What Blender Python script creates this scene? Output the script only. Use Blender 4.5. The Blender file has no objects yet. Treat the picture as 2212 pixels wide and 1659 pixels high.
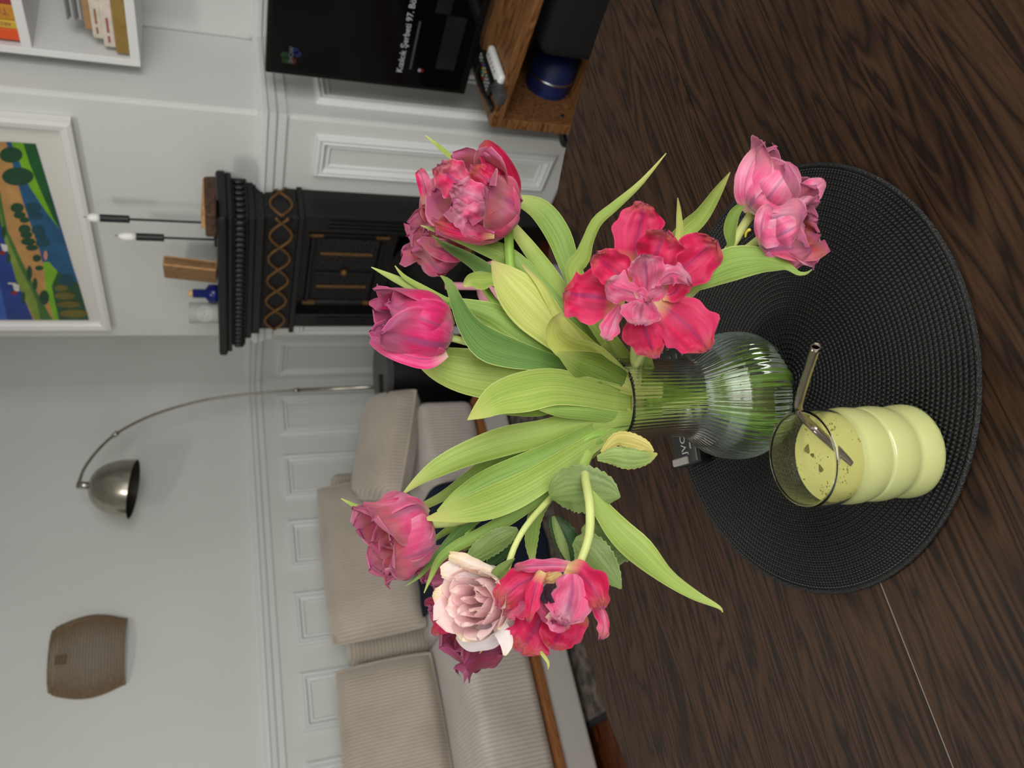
import bpy, bmesh, math, random
from mathutils import Vector as V, Matrix, noise
random.seed(7)
sc = bpy.context.scene
COL = sc.collection
PI = math.pi
# ------------------------------------------------------------------ camera
F, ROLL, PITCH, AZ = 1661.0, .03, math.radians(21.184), math.radians(57.0)
CH = .486 + .754
RT = V((math.cos(AZ), math.sin(AZ), 0)); FW0 = V((-math.sin(AZ), math.cos(AZ), 0))
CAM = .003 * RT - .563 * FW0 + V((0, 0, CH))
FW = FW0 * math.cos(PITCH) + V((0, 0, -math.sin(PITCH)))
DN = -FW0 * math.sin(PITCH) + V((0, 0, -math.cos(PITCH)))
cr, sr = math.cos(ROLL), math.sin(ROLL)
AX = -sr * RT + cr * DN            # picture's x axis (photo is turned a quarter: x runs down)
AY = cr * RT + sr * DN             # picture's up axis
cd = bpy.data.cameras.new('camera'); cam = bpy.data.objects.new('camera', cd); COL.objects.link(cam)
cd.sensor_fit = 'HORIZONTAL'; cd.sensor_width = 36; cd.lens = F / 2212 * 36
cd.clip_start = .02; cd.clip_end = 60
M3 = Matrix((AX, AY, -FW)).transposed()
cam.matrix_world = Matrix.Translation(CAM) @ M3.to_4x4()
cd.dof.use_dof = True; cd.dof.focus_distance = .66; cd.dof.aperture_fstop = 9.0
sc.camera = cam
# ------------------------------------------------------------------ world, lights, exposure
w = bpy.data.worlds.new('world'); sc.world = w; w.use_nodes = True
w.node_tree.nodes['Background'].inputs[0].default_value = (.75, .86, 1, 1)
w.node_tree.nodes['Background'].inputs[1].default_value = .6
def area(name, loc, rot, sx, sy, power, col):
    l = bpy.data.lights.new(name, 'AREA'); l.shape = 'RECTANGLE'; l.size = sx; l.size_y = sy; l.energy = power; l.color = col
    o = bpy.data.objects.new(name, l); o.location = loc; o.rotation_euler = rot; COL.objects.link(o); return o
area('daylight_window', (2.12, -.4, 1.55), (0, PI / 2, 0), 1.5, 2.0, 54, (1, .98, .945))
area('daylight_window_rear', (.2, -2.32, 1.55), (PI / 2, 0, 0), 1.8, 1.5, 6, (1, .98, .94))
area('ceiling_lamp_light', (-.9, -.2, 2.55), (0, 0, 0), .42, .42, 13, (1, .95, .87))
sc.view_settings.view_transform = 'Standard'; sc.view_settings.look = 'None'
sc.view_settings.exposure = 0.5; sc.view_settings.gamma = 1; sc.view_settings.use_curve_mapping = False

def ray(x, y):                      # photo pixel -> direction with unit depth along the view axis
    return FW + ((x - 1106) * AX + (829.5 - y) * AY) / F
def atd(x, y, d): return CAM + ray(x, y) * d
def atx(x, y, X): r = ray(x, y); return CAM + r * ((X - CAM.x) / r.x)
def aty(x, y, Y): r = ray(x, y); return CAM + r * ((Y - CAM.y) / r.y)
def atz(x, y, Z): r = ray(x, y); return CAM + r * ((Z - CAM.z) / r.z)
# ------------------------------------------------------------------ materials
MATS = {}
def nodes(name):
    m = bpy.data.materials.new(name); m.use_nodes = True
    nt = m.node_tree; return m, nt, nt.nodes, nt.links, nt.nodes['Principled BSDF']
def s2l(c):
    return tuple(((v / 255) / 12.92 if v / 255 <= .04045 else ((v / 255 + .055) / 1.055) ** 2.4) for v in c) + (1,)
def flat(name, rgb, rough=.5, metal=0, noise_amt=0, nscale=20, bump=0, bscale=80, spec=.5, trans=0, ior=1.45, sheen=0, emit=None, es=1):
    if name in MATS: return MATS[name]
    m, nt, N, L, b = nodes(name)
    c = s2l(rgb)
    b.inputs['Base Color'].default_value = c; b.inputs['Roughness'].default_value = rough; b.inputs['Metallic'].default_value = metal
    b.inputs['Specular IOR Level'].default_value = spec; b.inputs['Transmission Weight'].default_value = trans; b.inputs['IOR'].default_value = ior
    b.inputs['Sheen Weight'].default_value = sheen
    if emit: b.inputs['Emission Color'].default_value = s2l(emit); b.inputs['Emission Strength'].default_value = es
    tc = N.new('ShaderNodeTexCoord')
    if noise_amt:
        n = N.new('ShaderNodeTexNoise'); n.inputs['Scale'].default_value = nscale; n.inputs['Detail'].default_value = 5
        L.new(tc.outputs['Object'], n.inputs['Vector'])
        mx = N.new('ShaderNodeMix'); mx.data_type = 'RGBA'; mx.blend_type = 'MULTIPLY'
        rp = N.new('ShaderNodeValToRGB'); lo = 1 - noise_amt
        rp.color_ramp.elements[0].color = (lo, lo, lo, 1); rp.color_ramp.elements[1].color = (1 + noise_amt * .4,) * 3 + (1,)
        rp.color_ramp.elements[0].position = .3; rp.color_ramp.elements[1].position = .7
        L.new(n.outputs['Fac'], rp.inputs[0]); mx.inputs[0].default_value = 1
        mx.inputs[6].default_value = c; L.new(rp.outputs[0], mx.inputs[7]); L.new(mx.outputs[2], b.inputs['Base Color'])
    if bump:
        n = N.new('ShaderNodeTexNoise'); n.inputs['Scale'].default_value = bscale; n.inputs['Detail'].default_value = 4
        L.new(tc.outputs['Object'], n.inputs['Vector'])
        bp = N.new('ShaderNodeBump'); bp.inputs['Strength'].default_value = bump; bp.inputs['Distance'].default_value = .01
        L.new(n.outputs['Fac'], bp.inputs['Height']); L.new(bp.outputs[0], b.inputs['Normal'])
    MATS[name] = m; return m
def wood(name, dark, mid, light, axis='Y', scale=1.0, rough=.45, rot=0, stretch=14):
    if name in MATS: return MATS[name]
    m, nt, N, L, b = nodes(name)
    tc = N.new('ShaderNodeTexCoord'); mp = N.new('ShaderNodeMapping')
    mp.inputs['Rotation'].default_value = (0, 0, rot)
    L.new(tc.outputs['Object'], mp.inputs['Vector'])
    m2 = N.new('ShaderNodeMapping'); s = [stretch * scale] * 3; s['XYZ'.index(axis)] = 1.0 * scale; m2.inputs['Scale'].default_value = s
    L.new(mp.outputs[0], m2.inputs['Vector'])
    n1 = N.new('ShaderNodeTexNoise'); n1.inputs['Scale'].default_value = 1.0; n1.inputs['Detail'].default_value = 3; n1.inputs['Distortion'].default_value = .6
    L.new(m2.outputs[0], n1.inputs['Vector'])
    mul = N.new('ShaderNodeMath'); mul.operation = 'MULTIPLY'; mul.inputs[1].default_value = 9.0; L.new(n1.outputs['Fac'], mul.inputs[0])
    fr = N.new('ShaderNodeMath'); fr.operation = 'PINGPONG'; fr.inputs[1].default_value = .5; L.new(mul.outputs[0], fr.inputs[0])
    n2 = N.new('ShaderNodeTexNoise'); n2.inputs['Scale'].default_value = 1; n2.inputs['Detail'].default_value = 6; n2.inputs['Roughness'].default_value = .7
    m3 = N.new('ShaderNodeMapping'); s = [150 * scale] * 3; s['XYZ'.index(axis)] = 8 * scale; m3.inputs['Scale'].default_value = s
    L.new(mp.outputs[0], m3.inputs['Vector']); L.new(m3.outputs[0], n2.inputs['Vector'])
    rp = N.new('ShaderNodeValToRGB'); e = rp.color_ramp.elements
    e[0].position = .02; e[0].color = s2l(dark); e[1].position = .5; e[1].color = s2l(light)
    k = e.new(.2); k.color = s2l(mid)
    L.new(fr.outputs[0], rp.inputs[0])
    r2 = N.new('ShaderNodeValToRGB'); r2.color_ramp.elements[0].position = .36; r2.color_ramp.elements[0].color = (.55, .55, .55, 1)
    r2.color_ramp.elements[1].position = .55; r2.color_ramp.elements[1].color = (1.08, 1.08, 1.08, 1)
    L.new(n2.outputs['Fac'], r2.inputs[0])
    mx = N.new('ShaderNodeMix'); mx.data_type = 'RGBA'; mx.blend_type = 'MULTIPLY'; mx.inputs[0].default_value = .75
    L.new(rp.outputs[0], mx.inputs[6]); L.new(r2.outputs[0], mx.inputs[7]); L.new(mx.outputs[2], b.inputs['Base Color'])
    b.inputs['Roughness'].default_value = rough; b.inputs['Specular IOR Level'].default_value = .14
    bp = N.new('ShaderNodeBump'); bp.inputs['Strength'].default_value = .25; bp.inputs['Distance'].default_value = .002
    L.new(n2.outputs['Fac'], bp.inputs['Height']); L.new(bp.outputs[0], b.inputs['Normal'])
    MATS[name] = m; return m
def leafmat(name, base, vein, edge=(200, 210, 130), tip=None, dense=26, transl=.32):
    if name in MATS: return MATS[name]
    m, nt, N, L, b = nodes(name)
    uv = N.new('ShaderNodeTexCoord'); sp = N.new('ShaderNodeSeparateXYZ'); L.new(uv.outputs['UV'], sp.inputs[0])
    mp = N.new('ShaderNodeMapping'); mp.inputs['Scale'].default_value = (dense, 1.6, 1); L.new(uv.outputs['UV'], mp.inputs['Vector'])
    oi = N.new('ShaderNodeObjectInfo'); ad = N.new('ShaderNodeVectorMath'); ad.operation = 'ADD'
    L.new(mp.outputs[0], ad.inputs[0]); cx = N.new('ShaderNodeCombineXYZ')
    mm = N.new('ShaderNodeMath'); mm.operation = 'MULTIPLY'; mm.inputs[1].default_value = 50; L.new(oi.outputs['Random'], mm.inputs[0])
    L.new(mm.outputs[0], cx.inputs[2]); L.new(cx.outputs[0], ad.inputs[1])
    n = N.new('ShaderNodeTexNoise'); n.inputs['Scale'].default_value = 1; n.inputs['Detail'].default_value = 3; L.new(ad.outputs[0], n.inputs['Vector'])
    rp = N.new('ShaderNodeValToRGB'); rp.color_ramp.elements[0].position = .36; rp.color_ramp.elements[1].position = .62
    rp.color_ramp.elements[0].color = s2l(vein); rp.color_ramp.elements[1].color = s2l(base); L.new(n.outputs['Fac'], rp.inputs[0])
    # pale rim
    su = N.new('ShaderNodeMath'); su.operation = 'SUBTRACT'; su.inputs[1].default_value = .5; L.new(sp.outputs[0], su.inputs[0])
    ab = N.new('ShaderNodeMath'); ab.operation = 'ABSOLUTE'; L.new(su.outputs[0], ab.inputs[0])
    mr = N.new('ShaderNodeMapRange'); mr.inputs[1].default_value = .465; mr.inputs[2].default_value = .5; L.new(ab.outputs[0], mr.inputs[0])
    mx = N.new('ShaderNodeMix'); mx.data_type = 'RGBA'; L.new(mr.outputs[0], mx.inputs[0]); L.new(rp.outputs[0], mx.inputs[6]); mx.inputs[7].default_value = s2l(edge)
    out = mx.outputs[2]
    if tip:
        mt = N.new('ShaderNodeMapRange'); mt.inputs[1].default_value = .22; mt.inputs[2].default_value = 0; L.new(sp.outputs[1], mt.inputs[0])
        mx2 = N.new('ShaderNodeMix'); mx2.data_type = 'RGBA'; L.new(mt.outputs[0], mx2.inputs[0]); L.new(out, mx2.inputs[6]); mx2.inputs[7].default_value = s2l(tip); out = mx2.outputs[2]
    L.new(out, b.inputs['Base Color']); b.inputs['Roughness'].default_value = .5; b.inputs['Specular IOR Level'].default_value = .35
    bp = N.new('ShaderNodeBump'); bp.inputs['Strength'].default_value = .35; bp.inputs['Distance'].default_value = .0012
    L.new(n.outputs['Fac'], bp.inputs['Height']); L.new(bp.outputs[0], b.inputs['Normal'])
    t = N.new('ShaderNodeBsdfTranslucent'); L.new(out, t.inputs['Color'])
    ms = N.new('ShaderNodeMixShader'); ms.inputs[0].default_value = transl
    L.new(b.outputs[0], ms.inputs[1]); L.new(t.outputs[0], ms.inputs[2]); L.new(ms.outputs[0], N['Material Output'].inputs['Surface'])
    MATS[name] = m; return m
def petalmat(name, base, pale, stripe, tip, basecol=None, transl=.3, tipk=.7, tip2=(168, 72, 118), streak=.8):
    if name in MATS: return MATS[name]
    m, nt, N, L, b = nodes(name)
    uv = N.new('ShaderNodeTexCoord'); sp = N.new('ShaderNodeSeparateXYZ'); L.new(uv.outputs['UV'], sp.inputs[0])
    mp = N.new('ShaderNodeMapping'); mp.inputs['Scale'].default_value = (14, 1.5, 1); L.new(uv.outputs['UV'], mp.inputs['Vector'])
    oi = N.new('ShaderNodeObjectInfo'); cx = N.new('ShaderNodeCombineXYZ')
    mm = N.new('ShaderNodeMath'); mm.operation = 'MULTIPLY'; mm.inputs[1].default_value = 50; L.new(oi.outputs['Random'], mm.inputs[0]); L.new(mm.outputs[0], cx.inputs[2])
    ad = N.new('ShaderNodeVectorMath'); ad.operation = 'ADD'; L.new(mp.outputs[0], ad.inputs[0]); L.new(cx.outputs[0], ad.inputs[1])
    n = N.new('ShaderNodeTexNoise'); n.inputs['Scale'].default_value = 1; n.inputs['Detail'].default_value = 4; L.new(ad.outputs[0], n.inputs['Vector'])
    m2 = N.new('ShaderNodeMapping'); m2.inputs['Scale'].default_value = (2.2, 1.6, 1); L.new(uv.outputs['UV'], m2.inputs['Vector'])
    ad2 = N.new('ShaderNodeVectorMath'); ad2.operation = 'ADD'; L.new(m2.outputs[0], ad2.inputs[0]); L.new(cx.outputs[0], ad2.inputs[1])
    nb = N.new('ShaderNodeTexNoise'); nb.inputs['Scale'].default_value = 1.3; nb.inputs['Detail'].default_value = 3; L.new(ad2.outputs[0], nb.inputs['Vector'])
    rp = N.new('ShaderNodeValToRGB'); rp.color_ramp.elements[0].position = .40; rp.color_ramp.elements[1].position = .72
    rp.color_ramp.elements[0].color = s2l(base); rp.color_ramp.elements[1].color = s2l(pale); L.new(nb.outputs['Fac'], rp.inputs[0])
    r2 = N.new('ShaderNodeValToRGB'); r2.color_ramp.elements[0].position = .35; r2.color_ramp.elements[1].position = .6
    r2.color_ramp.elements[0].color = (.78, .7, .76, 1); r2.color_ramp.elements[1].color = (1.04, 1.04, 1.04, 1); L.new(n.outputs['Fac'], r2.inputs[0])
    mx = N.new('ShaderNodeMix'); mx.data_type = 'RGBA'; mx.blend_type = 'MULTIPLY'; mx.inputs[0].default_value = streak
    L.new(rp.outputs[0], mx.inputs[6]); L.new(r2.outputs[0], mx.inputs[7]); out = mx.outputs[2]
    def blend(inp, a, c, lo, hi, col, k=1.0):
        mr = N.new('ShaderNodeMapRange'); mr.inputs[1].default_value = lo; mr.inputs[2].default_value = hi; mr.inputs[4].default_value = k; L.new(inp, mr.inputs[0])
        x = N.new('ShaderNodeMix'); x.data_type = 'RGBA'; L.new(mr.outputs[0], x.inputs[0]); L.new(a, x.inputs[6]); x.inputs[7].default_value = s2l(col); return x.outputs[2]
    su = N.new('ShaderNodeMath'); su.operation = 'SUBTRACT'; su.inputs[1].default_value = .5; L.new(sp.outputs[0], su.inputs[0])
    ab = N.new('ShaderNodeMath'); ab.operation = 'ABSOLUTE'; L.new(su.outputs[0], ab.inputs[0])
    an = N.new('ShaderNodeMath'); an.operation = 'MULTIPLY_ADD'; an.inputs[1].default_value = .12; L.new(n.outputs['Fac'], an.inputs[0]); L.new(ab.outputs[0], an.inputs[2])
    out = blend(an.outputs[0], out, None, .13, .06, stripe, .7)
    # withered tip and rim: distance to the free edge with noise
    tn = N.new('ShaderNodeMath'); tn.operation = 'MULTIPLY_ADD'; tn.inputs[1].default_value = .35; L.new(nb.outputs['Fac'], tn.inputs[0]); L.new(sp.outputs[1], tn.inputs[2])
    out = blend(tn.outputs[0], out, None, .76, 1.0, tip, tipk)
    out = blend(tn.outputs[0], out, None, 1.0, 1.14, tip2, .75)
    out = blend(ab.outputs[0], out, None, .46, .5, pale, .7)
    if basecol: out = blend(sp.outputs[1], out, None, .22, .03, basecol, .9)
    L.new(out, b.inputs['Base Color']); b.inputs['Roughness'].default_value = .55; b.inputs['Specular IOR Level'].default_value = .3
    b.inputs['Sheen Weight'].default_value = .15
    bp = N.new('ShaderNodeBump'); bp.inputs['Strength'].default_value = .4; bp.inputs['Distance'].default_value = .0012
    L.new(n.outputs['Fac'], bp.inputs['Height']); L.new(bp.outputs[0], b.inputs['Normal'])
    t = N.new('ShaderNodeBsdfTranslucent'); L.new(out, t.inputs['Color'])
    ms = N.new('ShaderNodeMixShader'); ms.inputs[0].default_value = transl
    L.new(b.outputs[0], ms.inputs[1]); L.new(t.outputs[0], ms.inputs[2]); L.new(ms.outputs[0], N['Material Output'].inputs['Surface'])
    MATS[name] = m; return m
def cord(name, rgb, axis, freq):
    if name in MATS: return MATS[name]
    m, nt, N, L, b = nodes(name)
    tc = N.new('ShaderNodeTexCoord'); wv = N.new('ShaderNodeTexWave'); wv.bands_direction = axis; wv.inputs['Scale'].default_value = freq; wv.inputs['Distortion'].default_value = .4; wv.inputs['Detail'].default_value = 1
    L.new(tc.outputs['Object'], wv.inputs['Vector'])
    n = N.new('ShaderNodeTexNoise'); n.inputs['Scale'].default_value = 5; n.inputs['Detail'].default_value = 3; L.new(tc.outputs['Object'], n.inputs['Vector'])
    rp = N.new('ShaderNodeValToRGB'); rp.color_ramp.elements[0].position = .3; rp.color_ramp.elements[1].position = .7
    c = s2l(rgb); rp.color_ramp.elements[0].color = tuple(v * .78 for v in c[:3]) + (1,); rp.color_ramp.elements[1].color = c; L.new(n.outputs['Fac'], rp.inputs[0])
    mx = N.new('ShaderNodeMix'); mx.data_type = 'RGBA'; mx.blend_type = 'MULTIPLY'; mx.inputs[0].default_value = .22; L.new(rp.outputs[0], mx.inputs[6]); L.new(wv.outputs['Color'], mx.inputs[7])
    L.new(mx.outputs[2], b.inputs['Base Color']); b.inputs['Roughness'].default_value = .9; b.inputs['Sheen Weight'].default_value = .4; b.inputs['Specular IOR Level'].default_value = .1
    bp = N.new('ShaderNodeBump'); bp.inputs['Strength'].default_value = .5; bp.inputs['Distance'].default_value = .004; L.new(wv.outputs['Fac'], bp.inputs['Height']); L.new(bp.outputs[0], b.inputs['Normal'])
    MATS[name] = m; return m

WHITE = flat('wall_paint', (214, 216, 212), .55, noise_amt=.03, nscale=2, bump=.05, bscale=60)
GLOSSW = flat('gloss_paint', (222, 224, 223), .35, noise_amt=.03, nscale=3)
SHADEW = flat('alcove_paint', (214, 216, 212), .6, noise_amt=.03, nscale=2)
# ------------------------------------------------------------------ object helpers
WL = {}
def wl(o): return WL.get(o.name, V((0, 0, 0)))
def thing(name, label, cat, loc, group=None):
    o = bpy.data.objects.new(name, None); COL.objects.link(o); o.location = loc; WL[o.name] = V(loc); o.empty_display_size = .05
    o['label'] = label; o['category'] = cat
    if group: o['group'] = group
    return o
def obj(name, verts, faces, mat, parent=None, smooth=False, uvs=None, base=None, mats=None, fm=None):
    """verts in world space; origin at base (or the parent's base)"""
    org = wl(parent) if parent else (V(base) if base is not None else V((0, 0, 0)))
    me = bpy.data.meshes.new(name); me.from_pydata([tuple(V(v) - org) for v in verts], [], faces)
    if smooth: me.polygons.foreach_set('use_smooth', [True] * len(me.polygons))
    for mm in (mats or [mat]): me.materials.append(mm)
    if fm: me.polygons.foreach_set('material_index', fm)
    if uvs:
        ul = me.uv_layers.new(name='UVMap')
        for p in me.polygons:
            for li in p.loop_indices: ul.data[li].uv = uvs[me.loops[li].vertex_index]
    me.update()
    o = bpy.data.objects.new(name, me); COL.objects.link(o)
    if parent: o.parent = parent; WL[o.name] = org
    else: o.location = org; WL[o.name] = org
    return o
def tag(o, label, cat, group=None):
    o['label'] = label; o['category'] = cat
    if group: o['group'] = group
    return o
def struct(o): o['kind'] = 'structure'; return o
def boxg(c, s, rot=None, bev=0, seg=2):
    """box of full size s centred at c -> (verts, faces), bevelled"""
    bm = bmesh.new(); bmesh.ops.create_cube(bm, size=1)
    for v in bm.verts: v.co = V((v.co.x * s[0], v.co.y * s[1], v.co.z * s[2]))
    if bev: bmesh.ops.bevel(bm, geom=bm.edges[:], offset=bev, segments=seg, affect='EDGES', profile=.5)
    if rot is not None: bmesh.ops.transform(bm, matrix=rot.to_4x4() if isinstance(rot, Matrix) else Matrix.Rotation(rot, 4, 'Z'), verts=bm.verts)
    bm.verts.index_update(); vs = [v.co + V(c) for v in bm.verts]; fs = [[v.index for v in f.verts] for f in bm.faces]; bm.free(); return vs, fs
def box(name, lo, hi, mat, parent=None, bev=0, seg=2, base=None, smooth=False):
    lo, hi = V(lo), V(hi); c = (lo + hi) / 2; v, f = boxg(c, hi - lo, None, bev, seg)
    if base is None and not parent: base = (c.x, c.y, min(lo.z, hi.z))
    return obj(name, v, f, mat, parent, smooth, base=base)
def join(*gs):
    V_, F_ = [], []
    for v, f in gs:
        k = len(V_); V_ += list(v); F_ += [[i + k for i in q] for q in f]
    return V_, F_
def lathe(prof, c, n=48, rfun=None, cap=False):
    """prof list of (r, z); c base point"""
    vs, fs = [], []
    for r, z in prof:
        for k in range(n):
            a = 2 * PI * k / n; q = r if rfun is None else rfun(r, z, a)
            vs.append(V((c[0] + q * math.cos(a), c[1] + q * math.sin(a), c[2] + z)))
    for i in range(len(prof) - 1):
        for k in range(n):
            fs.append([i * n + k, i * n + (k + 1) % n, (i + 1) * n + (k + 1) % n, (i + 1) * n + k])
    if cap:
        fs.append(list(range(n))[::-1]); fs.append([(len(prof) - 1) * n + k for k in range(n)])
    return vs, fs
def tube(pts, rad, n=10, cap=True):
    pts = [V(p) for p in pts]; vs, fs = [], []; up = None
    for i, p in enumerate(pts):
        t = (pts[min(i + 1, len(pts) - 1)] - pts[max(i - 1, 0)]).normalized()
        if up is None: up = t.orthogonal().normalized()
        up = (up - t * up.dot(t)).normalized(); sd = t.cross(up)
        r = rad[i] if isinstance(rad, (list, tuple)) else rad
        for k in range(n):
            a = 2 * PI * k / n; vs.append(p + (up * math.cos(a) + sd * math.sin(a)) * r)
    for i in range(len(pts) - 1):
        for k in range(n): fs.append([i * n + k, i * n + (k + 1) % n, (i + 1) * n + (k + 1) % n, (i + 1) * n + k])
    if cap: fs.append(list(range(n))[::-1]); fs.append([(len(pts) - 1) * n + k for k in range(n)])
    return vs, fs
def cr_interp(st, n):
    """Catmull-Rom through tuples"""
    out = []; m = len(st) - 1
    for i in range(n):
        t = i / (n - 1) * m; k = min(int(t), m - 1); u = t - k
        p0, p1, p2, p3 = st[max(k - 1, 0)], st[k], st[k + 1], st[min(k + 2, m)]
        out.append(tuple(.5 * (2 * b + (c - a) * u + (2 * a - 5 * b + 4 * c - d) * u * u + (3 * b - a - 3 * c + d) * u ** 3) for a, b, c, d in zip(p0, p1, p2, p3)))
    return out
def prism(poly, ext):
    """poly: world points of a planar polygon, ext: extrusion vector"""
    n = len(poly); vs = [V(p) for p in poly] + [V(p) + V(ext) for p in poly]
    fs = [list(range(n))[::-1], list(range(n, 2 * n))] + [[i, (i + 1) % n, n + (i + 1) % n, n + i] for i in range(n)]
    return vs, fs
def frame_g(org, ax, ay, w, h, prof):
    """mitred frame moulding; prof: list of (inset, lift); lies in plane org+ax,ay, lift along nrm"""
    nrm = ax.cross(ay); vs, fs = [], []
    for ins, lift in prof:
        for x, y in ((ins, ins), (w - ins, ins), (w - ins, h - ins), (ins, h - ins)):
            vs.append(org + ax * x + ay * y + nrm * lift)
    for i in range(len(prof) - 1):
        for k in range(4): fs.append([i * 4 + k, i * 4 + (k + 1) % 4, (i + 1) * 4 + (k + 1) % 4, (i + 1) * 4 + k])
    return vs, fs
def extr_prof(prof, p0, p1, out, up=V((0, 0, 1)), m0=0, m1=0):
    """extrude (o, z) profile along p0->p1"""
    n = len(prof); p0, p1 = V(p0), V(p1)
    dr = (p1 - p0).normalized(); vs = [p + out * o + up * z + dr * o * mm for p, mm in ((p0, m0), (p1, m1)) for o, z in prof]
    fs = [[i, (i + 1) % n, n + (i + 1) % n, n + i] for i in range(n)] + [list(range(n))[::-1], list(range(n, 2 * n))]
    return vs, fs
# ------------------------------------------------------------------ room shell
SB = .93
XL = CAM.x - SB * 3.894; YB = CAM.y + SB * 2.204; YA = CAM.y + SB * 2.604
BX0, BX1 = -2.256, -1.122          # chimney breast
XR, YF, ZC = 2.0, -2.2, 2.6
FLOOR = wood('floor_boards', (40, 18, 8), (78, 38, 18), (98, 50, 24), 'Y', 2.0, .35)
fl = struct(box('floor', (XL - .12, YF - .12, -.1), (XR + .12, YA + .12, 0), FLOOR))
struct(box('ceiling', (XL - .12, YF - .12, ZC), (XR + .12, YA + .12, ZC + .1), WHITE))
wleft = struct(box('wall_left', (XL - .12, YF - .12, 0), (XL, YA + .12, ZC), WHITE))
wback = struct(box('wall_back', (XL, YA, 0), (XR, YA + .12, ZC), SHADEW))
wch = struct(box('wall_chimney', (BX0, YB, 0), (BX1, YA, ZC), WHITE, bev=.012))
def wall_open(name, lo, hi, axis, a0, a1, z0, z1):
    lo, hi = list(lo), list(hi); gs = []
    for (p, q, r, s) in ((lo[axis], a0, 0, ZC), (a1, hi[axis], 0, ZC), (a0, a1, 0, z0), (a0, a1, z1, ZC)):
        l, h = lo[:], hi[:]; l[axis], h[axis] = p, q; l[2], h[2] = r, s
        l, h = V(l), V(h); gs.append(boxg((l + h) / 2, h - l))
    v, f = join(*gs); return struct(obj(name, v, f, WHITE))
wall_open('wall_right', (XR, YF - .12, 0), (XR + .12, YA + .12, 0), 1, -1.4, .6, .8, 2.3)
wall_open('wall_front', (XL, YF - .12, 0), (XR, YF, 0), 0, -.7, 1.1, .8, 2.3)
def winframe(name, org, ax, w, h):
    v, f = frame_g(V(org), V(ax), V((0, 0, 1)), w, h, [(0, 0), (0, .05), (.05, .05), (.05, 0)])
    o = struct(obj(name, v, f, GLOSSW)); c = V(org) + V(ax) * (w / 2)
    n = V(ax).cross(V((0, 0, 1)))
    a = c - V(ax) * .02; g = prism([a + V((0, 0, .04)), a + V(ax) * .04 + V((0, 0, .04)), a + V(ax) * .04 + V((0, 0, h - .04)), a + V((0, 0, h - .04))], n * .04)
    obj('mullion', g[0], g[1], GLOSSW, o)
winframe('window_1', (XR + .06, .6, .8), (0, -1, 0), 2.0, 1.5)
winframe('window_2', (-.7, YF - .06, .8), (1, 0, 0), 1.8, 1.5)
# ceiling light: shallow tray above the lamp's own light
cl = thing('ceiling_light', 'round flush white ceiling light above the room', 'ceiling light', (-.9, -.2, ZC - .06))
v, f = lathe([(.001, .058), (.30, .058), (.31, .05), (.32, .02), (.315, .02), (.305, .048), (.001, .05)], (-.9, -.2, ZC - .06), 40); obj('tray', v, f, GLOSSW, cl, True)
RAIL = [(0, -.045), (.012, -.045), (.015, -.02), (.024, -.012), (.027, .008), (.034, .014), (.034, .026), (.014, .04), (0, .04)]
ZR = 1.052
X1, Y1 = V((1, 0, 0)), V((0, 1, 0))
def trim(n, p0, p1, out, m0=0, m1=0): v, f = extr_prof(RAIL, p0, p1, out, m0=m0, m1=m1); return struct(obj('trim_%d' % n, v, f, GLOSSW))
trim(1, (XL, YF, ZR), (XL, YA, ZR), X1)
trim(2, (XL, YA, ZR), (BX0, YA, ZR), -Y1)
trim(3, (BX0, YB, ZR), (-2.06, YB, ZR), -Y1)
trim(4, (-1.42, YB, ZR), (BX1, YB, ZR), -Y1, 0, 1)
trim(5, (BX1, YB, ZR), (BX1, YA, ZR), X1, -1, 0)
trim(6, (BX1, YA, ZR), (XR, YA, ZR), -Y1)
SK = [(0, 0), (.018, 0), (.018, .1), (.01, .12), (0, .12)]
for n, p0, p1, o in (('baseboard_left', (XL, YF, 0), (XL, YA, 0), X1), ('baseboard_back', (XL, YA, 0), (BX0, YA, 0), -Y1), ('baseboard_alcove', (BX1, YA, 0), (XR, YA, 0), -Y1)):
    v, f = extr_prof(SK, p0, p1, o); struct(obj(n, v, f, GLOSSW))
PP = [(0, 0), (.004, .012), (.012, .018), (.02, .014), (.026, .018), (.034, .006), (.040, .004), (.046, .008), (.05, 0), (.05, 0)]
def panel(parent, org, ax, w, z0, z1):
    v, f = frame_g(V(org) + V((0, 0, z0)), V(ax), V((0, 0, 1)), w, z1 - z0, PP); return obj('wall_panel', v, f, GLOSSW, parent)
for k in range(11):
    y = 1.765 - .3625 * k
    panel(wleft, (XL, y, 0), (0, 1, 0), .25, .16, .93)
for x in (-3.09, -2.72): panel(wback, (x, YA, 0), (1, 0, 0), .31, .16, .93)
for x in (-1.06, -.66, -.26, .14, .54, .94, 1.34): panel(wback, (x, YA, 0), (1, 0, 0), .33, .16, .93)
panel(wch, (-1.352, YB, 0), (1, 0, 0), .17, .07, .912)
panel(wch, (-2.23, YB, 0), (1, 0, 0), .15, .07, .912)
panel(wch, (BX1, YB + .07, 0), (0, 1, 0), .25, .07, .912)
# rug
RUG = flat('rug_pile', (118, 108, 98), .95, noise_amt=.75, nscale=28, bump=.8, bscale=300)
rg = tag(box('rug', (-2.75, .03, 0), (-.3, 1.35, .012), RUG, bev=.004, base=(-1.5, .7, 0)), 'grey mottled wool rug with dark bound edge on wooden floor', 'rug')
box('border', (-2.75, .012, 0), (-.3, .032, .013), flat('rug_edge', (30, 30, 34), .9), rg)
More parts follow.
